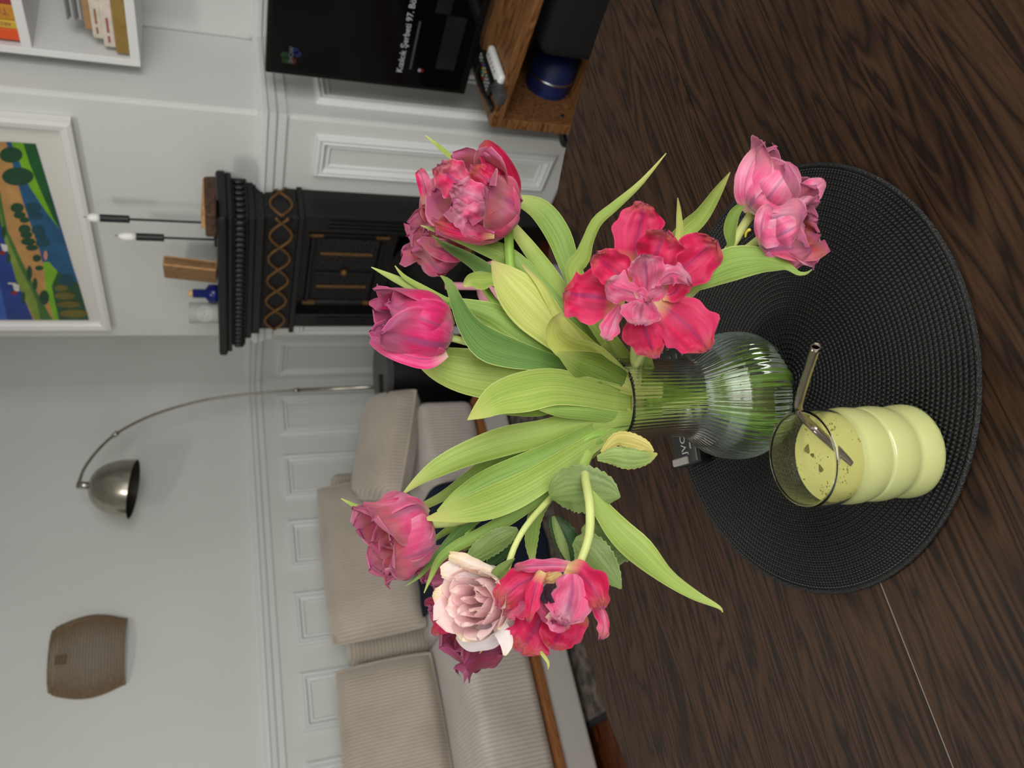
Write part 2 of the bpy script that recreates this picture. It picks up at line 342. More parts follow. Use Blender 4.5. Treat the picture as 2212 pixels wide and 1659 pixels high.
# ------------------------------------------------------------------ fireplace
IRON = flat('cast_iron', (12, 12, 13), .38, noise_amt=.3, nscale=30, bump=.15, bscale=120)
IRONR = flat('cast_iron_relief', (11, 11, 13), .45, bump=.9, bscale=130)
BRZ = flat('bronze', (112, 80, 44), .45, .35, noise_amt=.35, nscale=60)
fx0, fx1, fc = -2.084, -1.356, -1.72
fp = thing('fireplace', 'black cast iron fireplace surround with mantel shelf and bronze scrollwork', 'fireplace', (fc, YB, 0))
def fbox(n, hw, yf, z0, z1, m=IRON, bev=.004, par=None): return box(n, (fc - hw, yf, z0), (fc + hw, YB - .001, z1), m, par or fp, bev)
fbox('mantel_shelf', .364, 1.523, 1.186, 1.217, bev=.009)
fbox('shelf_moulding', .355, 1.537, 1.17, 1.187)
hood = fbox('bed_moulding', .333, 1.552, 1.122, 1.171)
# egg beads along the front and the right side
eg = []
for k in range(27):
    x = fc - .325 + k * .025; eg.append(boxg((x, 1.549, 1.146), (.019, .02, .036), None, .008, 2))
for k in range(7): eg.append(boxg((fc + .335, 1.565 + k * .026, 1.146), (.02, .019, .036), None, .008, 2))
for k in range(7): eg.append(boxg((fc - .335, 1.565 + k * .026, 1.146), (.02, .019, .036), None, .008, 2))
v, f = join(*eg); obj('egg_beads', v, f, IRON, hood, True)
fbox('cornice_step', .318, 1.572, 1.1, 1.123); fbox('cornice_band', .31, 1.588, 1.07, 1.101)
fz = fbox('frieze', .302, 1.606, .96, 1.071, IRONR)
for ph in (0, PI):                                           # interlaced bronze scroll
    pts = [(fc - .3 + .6 * i / 80, 1.603, 1.015 + .036 * math.sin(ph + 2 * PI * i / 80 * 2.6)) for i in range(81)]
    v, f = tube(pts, .0055, 6); obj('scroll', v, f, BRZ, fz, True)
    pts = [(fc + .304, 1.61 + .13 * i / 24, 1.015 + .036 * math.sin(ph + 2 * PI * i / 24 * .6)) for i in range(25)]
    v, f = tube(pts, .0055, 6); obj('scroll', v, f, BRZ, fz, True)
fbox('frieze_sill', .312, 1.594, .942, .961)
jw = .075
for s in (-1, 1):
    a, b_ = sorted((fc + s * .302, fc + s * (.302 - jw)))
    jb = box('jamb', (a, 1.616, 0), (b_, YB - .001, .943), IRON, fp, .004)
    for k in range(3): box('flute', (a + .014 + k * .018, 1.610, .12), (a + .024 + k * .018, 1.618, .86), IRON, jb, .003)
ip = box('insert_plate', (fc - .228, 1.655, .60), (fc + .228, YB - .001, .943), IRON, fp, .002)
fr = frame_g(V((fc - .2, 1.655, .64)), X1, V((0, 0, 1)), .4, .27, [(0, 0), (.005, .012), (.015, .012), (.02, 0)]); obj('plate_frame', fr[0], fr[1], IRON, ip)
for x0 in (-.165, .015): box('relief_panel', (fc + x0, 1.648, .665), (fc + x0 + .15, 1.66, .885), IRONR, ip, .002)
for x in (-.09, .09):
    box('bronze_bar', (fc + x - .006, 1.643, .68), (fc + x + .006, 1.656, .87), BRZ, ip, .003)
for x in (-.185, .185):
    for z in (.655, .89): box('corner_leaf', (fc + x - .008, 1.64, z - .025), (fc + x + .008, 1.656, z + .025), BRZ, ip, .004)
kb = lathe([(0.001, 0), (.012, .004), (.014, .012), (.008, .02), (.001, .022)], (0, 0, 0), 16); kv = [V((fc + p.x, 1.648 - p.z, .775 + p.y)) for p in kb[0]]
obj('knob', kv, kb[1], BRZ, ip, True)
arch = []
for ro, ri, y in ((.225, .17, 1.66),):
    o_, i_ = [], []
    for k in range(25):
        a = PI * k / 24; o_.append(V((fc + ro * math.cos(a), y, .38 + ro * math.sin(a)))); i_.append(V((fc + ri * math.cos(a), y, .38 + ri * math.sin(a))))
    for k in range(24): arch.append(prism([o_[k], o_[k + 1], i_[k + 1], i_[k]], (0, .04, 0)))
v, f = join(*arch); obj('grate_arch', v, f, IRON, fp)
box('back_plate', (fc - .228, 1.71, 0), (fc + .228, YB - .001, .6), flat('soot', (22, 22, 23), .8, bump=.3, bscale=40), fp)
for k in range(7): box('grate_bar', (fc - .16 + k * .053, 1.66, .08), (fc - .148 + k * .053, 1.672, .3), IRON, fp, .002)
for z in (.08, .3): box('grate_rail', (fc - .2, 1.658, z - .008), (fc + .2, 1.674, z + .008), IRON, fp, .002)
# ------------------------------------------------------------------ things on the mantel
ZM = 1.2175
BLK = flat('black_metal', (14, 14, 15), .42); CANDW = flat('candle_wax', (236, 236, 232), .35, trans=0)
def candlestick(px, ptop, pcup, pflame, ym, lab):
    x = aty(445, px, ym).x; zs = aty(pcup, px, ym).z; zt = aty(ptop, px, ym).z; zf = aty(pflame, px, ym).z
    t = thing('candlestick', lab, 'candlestick', (x, ym, ZM), 'black candlesticks on the mantel')
    br = .03 if ym > 1.61 else .024; v, f = lathe([(.001, 0), (br, 0), (br, .008), (.001, .009)], (x, ym, ZM), 32); obj('base', v, f, BLK, t)
    v, f = lathe([(.004, .007), (.004, zs - ZM + .002)], (x, ym, ZM), 12); obj('rod', v, f, BLK, t, True)
    v, f = lathe([(.001, 0), (.011, 0), (.012, .003), (.012, zt - zs), (.001, zt - zs)], (x, ym, zs), 24); obj('socket', v, f, BLK, t, False)
    h = zf - zt
    v, f = lathe([(.001, 0), (.011, 0), (.013, h * .3), (.0128, h * .65), (.009, h * .88), (.001, h)], (x, ym, zt), 20); c = obj('candle', v, f, CANDW, t, True)
    v, f = tube([(x, ym, zf - .004), (x + .001, ym, zf + .004), (x + .003, ym, zf + .009)], .0012, 6); obj('wick', v, f, BLK, c)
candlestick(481, 218, 281, 190, 1.63, 'tall black candlestick with white candle behind bark slab on mantel')
candlestick(517, 295, 355, 256, 1.60, 'shorter black candlestick with white candle beside bark slab on mantel')
BARK = flat('bark', (92, 66, 52), .9, noise_amt=.6, nscale=60, bump=1, bscale=90)
SAWN = wood('sawn_pine', (168, 122, 76), (196, 150, 100), (206, 164, 114), 'X', 5, .6)
xa, xb = aty(450, 398, 1.58).x, aty(450, 494, 1.58).x
t = thing('bark_slab', 'rough bark edged wood slab with pale sawn top on mantel', 'wood slab', ((xa + xb) / 2, 1.58, ZM))
vb, fb_ = boxg(((xa + xb) / 2, 1.58, ZM + .017), (xa - xb, .075, .034), None, .006, 3); vb = [p + V((0, noise.noise(p * 60) * .006, 0)) for p in vb]
obj('bark', vb, fb_, BARK, t)
g = prism([(xb + .03, 1.55, ZM + .034), (xa - .004, 1.55, ZM + .034), (xa - .004, 1.55, ZM + .037), (xb + .03, 1.55, ZM + .046)], (0, .06, 0)); obj('sawn_top', g[0], g[1], SAWN, t)
p0, p1 = aty(465, 577, 1.6), aty(467, 615, 1.6); hh = aty(352, 565, 1.6).z - ZM
R = Matrix.Rotation(math.radians(-14), 3, 'Z') @ Matrix.Rotation(math.radians(-6), 3, 'X') 
v, f = boxg((0, 0, 0), (.10, .035, hh), R, .004, 2); zmn = min(p.z for p in v); cc = V(((p0.x + p1.x) / 2 + .012, 1.615, ZM - zmn)); v = [p + cc for p in v]
wb = thing('wooden_block', 'upright light brown wooden block leaning beside the candlesticks', 'wooden block', (cc.x, cc.y, ZM)); ob = obj('block', v, f, wood('block_oak', (126, 94, 62), (146, 112, 78), (158, 124, 88), 'Z', 6, .6), wb)
v2, f2 = boxg((0, 0, 0), (.006, .036, hh * .98), R, .001, 1); v2 = [p + cc + R @ V((.047, 0, 0)) for p in v2]; obj('pale_edge', v2, f2, SAWN, wb)
bx = aty(440, 634, 1.6).x
t = thing('blue_bottle', 'small dark blue glass bottle with cork on mantel', 'bottle', (bx, 1.6, ZM))
v, f = lathe([(.001, 0), (.03, 0), (.033, .006), (.033, .03), (.016, .042), (.016, .082), (.014, .084), (.001, .084)], (bx, 1.6, ZM), 28); obj('glass_body', v, f, flat('cobalt', (18, 34, 110), .15, trans=.3), t, True)
v, f = lathe([(.001, 0), (.012, 0), (.012, .02), (.001, .021)], (bx, 1.6, ZM + .078), 16); obj('cork', v, f, flat('cork', (206, 172, 120), .8), t)
jx = aty(440, 676, 1.57).x
t = thing('tumbler', 'small glass tumbler with white line drawing on mantel', 'glass', (jx, 1.57, ZM))
GLASS0 = flat('clear_glass', (240, 244, 244), .03, trans=1, ior=1.45)
v, f = lathe([(.001, 0), (.036, 0), (.038, .004), (.038, .098), (.036, .099), (.0355, .006), (.001, .005)], (jx, 1.57, ZM), 36); obj('glass_body', v, f, flat('frosted_glass', (226, 227, 222), .15, trans=.55, ior=1.2), t, True)
WL_ = flat('white_print', (225, 225, 222), .6)
dx = (CAM - V((jx, 1.57, ZM))); an = math.atan2(dx.y, dx.x)
for rr, zz in ((.026, .045), (.018, .045), (.009, .046)):
    pts = [(jx + .0385 * math.cos(an + .6 * rr / .02 * math.cos(a) - .1), 1.57 + .0385 * math.sin(an + .6 * rr / .02 * math.cos(a) - .1), ZM + zz + rr * .9 * math.sin(a)) for a in [2 * PI * k / 28 for k in range(29)]]
    v, f = tube(pts, .0009, 5, False); obj('line_drawing', v, f, WL_, t, True)
v, f = lathe([(.001, 0), (.034, 0), (.034, .03), (.001, .031)], (jx, 1.57, ZM + .007), 28); obj('wax_fill', v, f, flat('pale_wax', (214, 216, 190), .5), t)
# ------------------------------------------------------------------ framed landscape
yp = YB - .03
bR, bL = aty(140, 265, yp), aty(250, 715, yp); zb = (bR.z + bL.z) / 2; wf = bR.x - bL.x; hf = .85
art = thing('framed_painting', 'large white framed landscape painting of hills and a river above mantel', 'painting', ((bR.x + bL.x) / 2, YB, zb))
FRW = flat('frame_white', (226, 225, 222), .35)
g = frame_g(V((bL.x, YB - .001, zb)), X1, V((0, 0, 1)), wf, hf, [(0, 0), (0, .03), (.012, .034), (.03, .03), (.036, .022), (.036, 0)]); obj('frame', g[0], g[1], FRW, art)
box('mount', (bL.x + .03, YB - .014, zb + .03), (bR.x - .03, YB - .002, zb + hf - .03), flat('mount_card', (216, 213, 206), .8), art)
yq = YB - .0155
def zp(x, y): p = aty(x / 3.769, 300 + y / 3.769, yq); return p
sh = []
def poly(c, *pts): sh.append((c, [zp(*p) for p in pts]))
def ell(c, cx, cy, rx, ry): sh.append((c, [zp(cx + rx * math.cos(2 * PI * k / 18), cy + ry * math.sin(2 * PI * k / 18)) for k in range(18)]))
SKY, TAN, G1, RIV, LG, DG, TR, RF, BR_, RD, WH = (34, 62, 140), (190, 142, 84), (66, 112, 48), (34, 88, 128), (118, 176, 30), (24, 88, 40), (28, 70, 44), (22, 70, 84), (104, 96, 38), (140, 40, 40), (225, 220, 210)
poly(SKY, (-760, 0), (290, 40), (725, 1475), (-230, 1475))
poly((60, 96, 176), (-760, 0), (-420, 13), (-60, 900), (60, 1475), (-230, 1475))
poly(TAN, (-400, 14), (50, 25), (100, 200), (190, 500), (320, 900), (400, 1200), (440, 1475), (270, 1475), (150, 1180), (50, 800), (0, 650), (-140, 500))
poly(G1, (-60, 330), (0, 430), (60, 740), (180, 1000), (330, 1300), (430, 1475), (300, 1475), (130, 1150), (50, 850), (0, 680))
poly((128, 150, 60), (-20, 500), (40, 760), (160, 1040), (300, 1320), (330, 1475), (285, 1475), (140, 1170), (40, 840))
poly(RIV, (50, 25), (95, 25), (160, 190), (240, 390), (330, 500), (380, 600), (490, 740), (640, 1180), (560, 1200), (430, 1010), (370, 1010), (320, 900), (190, 520), (100, 200))
poly(LG, (90, 25), (290, 40), (495, 745), (380, 600), (240, 390), (160, 190))
poly(DG, (190, 34), (290, 40), (495, 745), (440, 660), (330, 420), (240, 200))
poly(LG, (350, 1000), (400, 1000), (470, 1080), (420, 1200), (480, 1475), (440, 1475), (378, 1250))
poly((40, 80, 50), (470, 1080), (640, 1180), (725, 1475), (480, 1475), (420, 1200))
for a in ((90, 130, 95, 65), (145, 305, 130, 75), (140, 560, 55, 40), (160, 620, 50, 30), (200, 660, 40, 25), (200, 735, 50, 40), (215, 780, 50, 30), (230, 835, 60, 30), (260, 885, 50, 25), (300, 970, 35, 30), (320, 1050, 35, 20), (30, 760, 20, 50), (70, 970, 16, 40), (190, 1290, 16, 50), (240, 1090, 22, 60), (285, 1180, 20, 50), (360, 1290, 40, 60)): ell(TR, *a)
for a in ((270, 560, 65, 45), (290, 625, 60, 30), (310, 740, 55, 40), (330, 790, 50, 26), (350, 845, 60, 35), (545, 1150, 60, 50)): ell(RF, *a)
for a in ((500, 1212, 55, 26), (530, 1275, 85, 30), (560, 1345, 95, 28), (600, 1420, 115, 34)): ell(BR_, *a)
for cx, cy in ((30, 890), (125, 1215)):
    poly(WH, (cx - 25, cy - 40), (cx + 30, cy - 30), (cx + 35, cy + 20), (cx - 5, cy + 25)); ell(RD, cx - 10, cy + 35, 26, 18)
poly(WH, (65, 1165), (130, 1170), (132, 1185), (66, 1178)); ell((215, 150, 130), 372, 945, 16, 38)
vs, fs, fmi, ms, mi = [], [], [], [], {}
zlim0, zlim1, xlim0, xlim1 = zb + .095, zb + hf - .09, bL.x + .085, bR.x - .085
for k, (c, pts) in enumerate(sh):
    if c not in mi: mi[c] = len(ms); ms.append(flat('paint_%d_%d_%d' % c, c, .45, noise_amt=.25, nscale=14))
    b0 = len(vs); vs += [V((p.x, yq - .00005 * k, min(p.z, zlim1))) for p in pts]; fs.append(list(range(b0, len(vs)))); fmi.append(mi[c])
obj('landscape_print', vs, fs, None, art, mats=ms, fm=fmi)
# ------------------------------------------------------------------ arc floor lamp
STEEL = flat('brushed_steel', (184, 178, 166), .24, 1, noise_amt=.15, nscale=40)
STEELD = flat('shade_inside', (60, 58, 52), .5, .6)
xl_ = -2.86
lp = [atx(a, b, xl_) for a, b in ((170, 1046), (182, 1012), (212, 972), (250, 938), (310, 905), (380, 880), (455, 862), (540, 851), (640, 843), (830, 835))]
base = V((xl_, lp[-1].y, 0)); lamp = thing('arc_floor_lamp', 'brushed steel arc floor lamp with dome shade beside fireplace', 'floor lamp', base)
v, f = tube(cr_interp([tuple(p) for p in lp[:9]], 60), .0065, 10); obj('arc_arm', v, f, STEEL, lamp, True)
v, f = tube([lp[8], lp[9], V((base.x, base.y, .02))], .0105, 12); obj('pole', v, f, STEEL, lamp, True)
for q in (3, 8):
    d = (lp[min(q + 1, 9)] - lp[q - 1]).normalized() * .012; v, f = tube([lp[q] - d, lp[q] + d], .0115, 12); obj('joint', v, f, STEEL, lamp, True)
v, f = lathe([(.001, 0), (.15, 0), (.15, .022), (.14, .028), (.001, .028)], base, 40); obj('base', v, f, STEEL, lamp)
rc = (atx(300, 1000, xl_) + atx(275, 1115, xl_)) / 2; top = atx(192, 1049, xl_); axd = (top - rc).normalized(); Rr = (atx(300, 1000, xl_) - atx(275, 1115, xl_)).length / 2; Hd = (top - rc).length
q = axd.to_track_quat('Z', 'Y')
prof = [(Rr * math.sin(PI / 2 * k / 16) ** .85 if k else .002, Hd * math.cos(PI / 2 * k / 16)) for k in range(17)]
g = lathe(prof, (0, 0, 0), 48); obj('dome_shade', [q @ p + rc for p in g[0]], g[1], STEEL, lamp, True)
g = lathe([(r * .975, z * .97) for r, z in prof], (0, 0, 0), 48); obj('shade_lining', [q @ p + rc for p in g[0]], [x[::-1] for x in g[1]], STEELD, lamp, True)
v, f = tube([top - axd * .006, top + axd * .045], .016, 16); obj('shade_cap', v, f, STEEL, lamp, True)
g = lathe([(.001, 0), (.02, .01), (.028, .035), (.018, .06), (.012, .075)], (0, 0, 0), 20); obj('bulb', [q @ p + rc + axd * .03 for p in g[0]], g[1], flat('opal', (220, 220, 214), .4), lamp, True)
# ------------------------------------------------------------------ woven wall lamp
xs = XL + .10
sct, scb = atx(103, 1415, xs), atx(266, 1392, xs); zt_, zb_ = sct.z, scb.z; yc = (sct.y + scb.y) / 2; hw_ = (atx(180, 1317, xs) - atx(180, 1497, xs)).length / 2
RAT = flat('rattan_cord', (134, 112, 86), .8, noise_amt=.3, nscale=80)
sco = thing('wall_lamp', 'woven brown rattan barrel shade wall lamp above the sofa', 'wall lamp', (XL, yc, zb_))
def srad(t): return hw_ * (.76 + .24 * math.sin(PI * (.08 + .86 * t)) ** 1.2) if t < .98 else hw_ * .74
N_ = 62
for k in range(N_):
    pts = []
    for i in range(13):
        t = i / 12; a = -PI / 2 + PI * k / (N_ - 1) + .0 * t; r = srad(t); dep = .55
        pts.append((XL + .006 + r * math.cos(a) * dep, yc + r * math.sin(a), zb_ + (zt_ - zb_) * t))
    v, f = tube(pts, .0021, 4, False); obj('cord', v, f, RAT, sco, True)
for t in [k_ / 24 for k_ in range(25)]:
    r = srad(t); pts = [(XL + .006 + r * math.cos(a) * .55, yc + r * math.sin(a), zb_ + (zt_ - zb_) * t) for a in [-PI / 2 + PI * k / 24 for k in range(25)]]
    v, f = tube(pts, (.0045 if t in (0, 1.0) else .0019), 6); obj('hoop', v, f, RAT, sco, True)
box('wall_bracket', (XL, yc - .02, zt_ - .05), (XL + .02, yc + .02, zt_ - .01), flat('holder', (104, 88, 68), .6), sco, .004)
# ------------------------------------------------------------------ sofa
CB = (212, 202, 192)
CZ, CY_ = cord('corduroy_seat', CB, 'Y', 22), cord('corduroy_back', (206, 195, 180), 'Z', 20)
CXc = cord('corduroy_cushion', (202, 190, 176), 'Y', 24)
OAK = wood('sofa_oak', (120, 76, 44), (146, 94, 56), (158, 106, 64), 'Y', 4, .5)
xf, y0s, y1s = -2.28, -1.3, 1.42
sofa = thing('sofa', 'beige corduroy modular sofa with wooden strip along the front', 'sofa', (-2.7, .1, 0))
box('base', (-3.08, y0s, .03), (xf + .004, y1s, .145), flat('base_fabric', (186, 181, 175), .9), sofa, .01)
box('wood_strip', (-3.08, y0s, .145), (xf + .012, y1s, .174), OAK, sofa, .004)
nseat = 3
for k in range(nseat):
    a = y1s - (k + 1) * (y1s - y0s) / nseat; b_ = a + (y1s - y0s) / nseat
    v, f = boxg(((-2.9 + xf) / 2, (a + b_) / 2, .297), (xf + 2.9, b_ - a - .006, .244), None, .04, 5); obj('seat_cushion', v, f, CZ, sofa, True)
    v, f = boxg((-2.985, (a + b_) / 2, .45), (.17, b_ - a - .006, .56), None, .04, 4); obj('backrest', v, f, CY_, sofa, True)
for y in (y0s + .06, .1, y1s - .06):
    for x in (-3.0, -2.4): box('foot', (x - .025, y - .025, .0125 if y == .1 else 0), (x + .025, y + .025, .032), OAK, sofa, .003)
def cushion(name, c, w, h, th, rot, mat, label, group=None, pil=.35):
    """pillow: w along local y, h along local z, th along x"""
    vs, fs = [], []; n = 14
    for side in (1, -1):
        for i in range(n + 1):
            for j in range(n + 1):
                a, b_ = -1 + 2 * i / n, -1 + 2 * j / n
                e = (max(0, 1 - abs(a) ** 4) * max(0, 1 - abs(b_) ** 4)) ** pil
                sh_ = 1 - .05 * (a * a * b_ * b_) 
                bul = noise.noise(V((a * 1.3, b_ * 1.3, side * 3 + c[1]))) * .012
                p = V((side * (th / 2 * e + bul * e), a * w / 2 * (sh_ - .03 * (1 - b_ * b_) * a * a + .03), b_ * h / 2 * sh_))
                vs.append(rot @ p)
    m = (n + 1) ** 2
    for s in range(2):
        for i in range(n):
            for j in range(n):
                q_ = [s * m + i * (n + 1) + j, s * m + (i + 1) * (n + 1) + j, s * m + (i + 1) * (n + 1) + j + 1, s * m + i * (n + 1) + j + 1]
                fs.append(q_ if s == 0 else q_[::-1])
    zmin = min(p.z for p in vs); base_ = V(c); vs = [p + base_ for p in vs]
    # whip-stitched rim
    o = tag(obj(name, vs, fs, mat, None, True, base=(c[0], c[1], c[2] + zmin)), label, 'cushion', group)
    rim = []
    for k in range(4 * 26):
        e, t_ = divmod(k, 26); t_ = -1 + 2 * t_ / 26
        a, b_ = ((t_, 1), (1, -t_), (-t_, -1), (-1, t_))[e]; s_ = 1 - .05 * (a * a * b_ * b_)
        rim.append(rot @ V((0, a * w / 2 * (s_ - .03 * (1 - b_ * b_) * a * a + .03), b_ * h / 2 * s_)) + base_)
    v, f = tube(rim + [rim[0]], .006, 6, False); obj('piping', v, f, mat, o, True)
    return o
lean = Matrix.Rotation(math.radians(-12), 3, 'Y')
cushion('back_cushion', (-2.775, .93, .622), .72, .40, .17, lean, CXc, 'large beige corduroy back cushion behind the pink rose')
cushion('back_cushion', (-2.775, .10, .622), .74, .40, .17, lean, CXc, 'large beige corduroy back cushion farther from the fireplace')
R = Matrix.Rotation(math.radians(-20), 3, 'Z') @ Matrix.Rotation(math.radians(-14), 3, 'X') @ Matrix.Rotation(math.radians(-58), 3, 'Y')
cushion('scatter_cushion', (-2.45, 1.30, .545), .48, .27, .17, R, CXc, 'smaller beige corduroy scatter cushion tilted on the sofa end', pil=.3)
# navy throw over the seat front
NAVY = flat('navy_wool', (13, 24, 44), .95, noise_amt=.2, nscale=60, bump=.3, bscale=500)
prof = [(-2.84, .5), (-2.78, .445), (-2.6, .432), (-2.36, .43), (-2.285, .425), (-2.258, .39), (-2.25, .25), (-2.247, .12), (-2.24, .018)]
pr = cr_interp(prof, 40); vs, fs = [], []
for i, (x, z) in enumerate(pr):
    for j in range(17):
        y = .60 + .40 * j / 16; vs.append(V((x + .006 * math.sin(j * 1.1 + i * .1), y + .01 * math.sin(i * .25), z + .004 * math.sin(j * .9))))
for i in range(39):
    for j in range(16): fs.append([i * 17 + j, i * 17 + j + 1, (i + 1) * 17 + j + 1, (i + 1) * 17 + j])
th = tag(obj('throw_blanket', vs, fs, NAVY, None, True, base=(-2.24, .8, .012)), 'navy blue throw draped over the sofa seat to the rug', 'blanket')
th.modifiers.new('thick', 'SOLIDIFY').thickness = .006
# ------------------------------------------------------------------ black drum side table
dc = V((-2.47, 1.69, 0)); dz = .52
t = thing('drum_table', 'black round drum side table between sofa and fireplace', 'side table', dc)
BK = flat('black_lacquer', (18, 18, 19), .45)
v, f = lathe([(.001, .02), (.14, .02), (.15, .03), (.15, dz - .035)], dc, 48); obj('body', v, f, BK, t, True)
v, f = lathe([(.15, dz - .035), (.168, dz - .03), (.17, dz - .006), (.164, dz), (.001, dz)], dc, 48); tp = obj('top', v, f, flat('reflection_grey', (70, 70, 70), .4), t)  # black top coloured grey: the reflection on it is painted into the base colour
v, f = lathe([(.001, 0), (.13, 0), (.13, .022), (.001, .022)], dc, 40); obj('plinth', v, f, BK, t)
e1 = (V((CAM.x, CAM.y, 0)) - V((dc.x, dc.y, 0))).normalized(); e2 = V((-e1.y, e1.x, 0)); cs = dc + V((0, 0, dz + .003)) - e2 * .07 + e1 * .03
v, f = boxg((0, 0, 0), (.06, .13, .006), Matrix((e1, e2, V((0, 0, 1)))).transposed(), .002, 1); obj('hand_slot', [p + cs for p in v], f, flat('black_matte', (6, 6, 6), .8), t)
# ------------------------------------------------------------------ TV, stand and what is in it
ZS = .435
fl_ = atz(1058, 275, ZS); ty = 1.775
STW = wood('acacia', (84, 54, 30), (122, 82, 48), (136, 96, 60), 'X', 3, .42, stretch=9)
stx0, stx1, sy0, sy1 = fl_.x, .7, fl_.y, 1.95
st = thing('tv_stand', 'brown acacia wood TV stand with open compartments', 'tv stand', ((stx0 + stx1) / 2, (sy0 + sy1) / 2, 0))
def sbox(n, lo, hi): return box(n, lo, hi, STW, st, .003)
sbox('top_board', (stx0, sy0, ZS - .036), (stx1, sy1, ZS)); sbox('bottom_board', (stx0, sy0, .10), (stx1, sy1, .136))
sbox('side_panel', (stx0, sy0, .136), (stx0 + .034, sy1, ZS - .036)); sbox('side_panel', (stx1 - .034, sy0, .136), (stx1, sy1, ZS - .036))
sbox('divider', (-.13, sy0 + .01, .136), (-.10, sy1, ZS - .036)); sbox('back_panel', (stx0 + .034, sy1 - .014, .136), (stx1 - .034, sy1, ZS - .036))
for x in (stx0 + .05, stx1 - .05):
    for y in (sy0 + .05, sy1 - .05): sbox('leg', (x - .02, y - .02, 0), (x + .02, y + .02, .1))
tx0 = aty(1005, 205, ty).x; tz0, tz1 = ZS + .022, aty(573, 155, ty).z; tx1 = tx0 + (tz1 - tz0) * 1.74
tv = thing('television', 'black flat television showing a dark video screen on the stand', 'television', ((tx0 + tx1) / 2, ty, ZS))
TVB = flat('tv_plastic', (8, 8, 9), .35, spec=.3); SCR = flat('tv_screen', (2, 2, 3), .1, spec=.25)
box('housing', (tx0, ty, tz0), (tx1, ty + .035, tz1), TVB, tv, .004)
scn = box('screen', (tx0 + .016, ty - .002, tz0 + .024), (tx1 - .016, ty + .003, tz1 - .014), SCR, tv)
for x in (tx0 + .14, tx1 - .14): box('foot', (x - .015, ty - .07, ZS), (x + .015, ty + .1, tz0 + .012), TVB, tv, .004)
def textm(body, size, loc, rot, mat, parent, name='lettering', ext=.0003):
    c = bpy.data.curves.new('t', 'FONT'); c.body = body; c.size = size; c.extrude = ext; c.resolution_u = 3
    o = bpy.data.objects.new('t', c); COL.objects.link(o); dg = bpy.context.evaluated_depsgraph_get(); me = bpy.data.meshes.new_from_object(o.evaluated_get(dg))
    bpy.data.objects.remove(o); M = Matrix.Translation(loc) @ rot.to_4x4()
    vs_ = [M @ v.co for v in me.vertices]; fs_ = [list(p.vertices) for p in me.polygons]; return obj(name, vs_, fs_, mat, parent)
STAND = Matrix.Rotation(PI / 2, 3, 'X')
TXT = flat('screen_text', (120, 124, 128), .5, emit=(150, 154, 160), es=.35); TXD = flat('screen_text_dim', (40, 42, 46), .5, emit=(60, 62, 66), es=.25)
def scr(px, py): p = aty(px, py, ty - .0025); return p
p = scr(868, 157); p2 = scr(868, 30)
textm('Kızılcık Şerbeti 97. Bölüm @s', (p2.x - p.x) / 7.2, V((p.x, ty - .0025, p.z)), STAND, TXT, scn)
p = scr(888, 150); box('caption_line', (p.x, ty - .0026, p.z), (p.x + .16, ty - .0022, p.z + .006), TXD, scn)
p = scr(632, 137); textm('SHOW', .018, V((p.x, ty - .003, p.z)), STAND, flat('logo_txt', (70, 70, 74), .5, emit=(90, 90, 90), es=.3), scn)
for dx_, dz_, c in ((-.004, .014, (30, 60, 22)), (.012, .018, (24, 70, 40)), (-.004, -.006, (84, 26, 16)), (.03, -.01, (20, 34, 96)), (.02, -.018, (20, 34, 96))):
    g = lathe([(.001, 0), (.011, 0)], (0, 0, 0), 14); obj('channel_logo', [V((p.x + .012 + dx_ + v_.x, ty - .0024, p.z + .006 + dz_ + v_.y)) for v_ in g[0]], [q_[::-1] for q_ in g[1]], flat('logo_%d' % c[0] + str(c[1]), tuple(q_ // 2 for q_ in c), .5, emit=c, es=.12), scn)
for py0, py1 in ((148, 40), (28, -120)):
    a, b_ = scr(940, py0), scr(1010, py1); g = prism([(a.x, ty - .0022, b_.z), (b_.x, ty - .0022, b_.z), (b_.x, ty - .0022, a.z), (a.x, ty - .0022, a.z)], (0, .0002, 0)); obj('video_thumbnail', g[0], g[1], flat('thumb', (22, 22, 26), .3, noise_amt=.6, nscale=12), scn)
pp = scr(906, 152)
for k_, c in ((0, (150, 150, 150)), (.008, (120, 20, 14))):
    g = lathe([(.001, 0), (.006, 0)], (0, 0, 0), 14); obj('channel_icon', [V((pp.x + v_.x, ty - .0024 - k_ * .01, pp.z - k_ + v_.y * .8)) for v_ in g[0]], [q_[::-1] for q_ in g[1]], flat('icon_%d' % c[0], c, .5), scn)
# navy cylinder bag lying on the bottom board
c0, c1 = aty(1165, 243, sy0 + .19), aty(1165, 110, sy0 + .19); rb = .072; zc = .136 + rb
bag = thing('bag', 'navy blue cylindrical bag with silver ring lying in the stand', 'bag', ((c0.x + c1.x) / 2, sy0 + .19, .136))
NV = flat('navy_nylon', (20, 34, 84), .5, noise_amt=.3, nscale=20)
def hx(prof, n=36): g = lathe(prof, (0, 0, 0), n); return [V((c0.x + p.z, sy0 + .19 + p.x, zc + p.y)) for p in g[0]], g[1]
Lb = c1.x - c0.x + .005
g = hx([(.002, .012), (rb * .7, .004), (rb * .95, .018), (rb, .05), (rb, Lb * .6), (rb * .97, Lb), (.002, Lb)]); obj('body', g[0], g[1], NV, bag, True)
g = hx([(rb * 1.0, Lb * .66), (rb * 1.03, Lb * .665), (rb * 1.03, Lb * .69), (rb * 1.0, Lb * .695)]); obj('ring', g[0], g[1], flat('silver', (190, 192, 196), .25, 1), bag, True)
v, f = boxg((c0.x + .085, sy0 + .19 - rb * .92, zc + .02), (.03, .02, .09), None, .004, 1); obj('strap', v, f, BLK, bag)
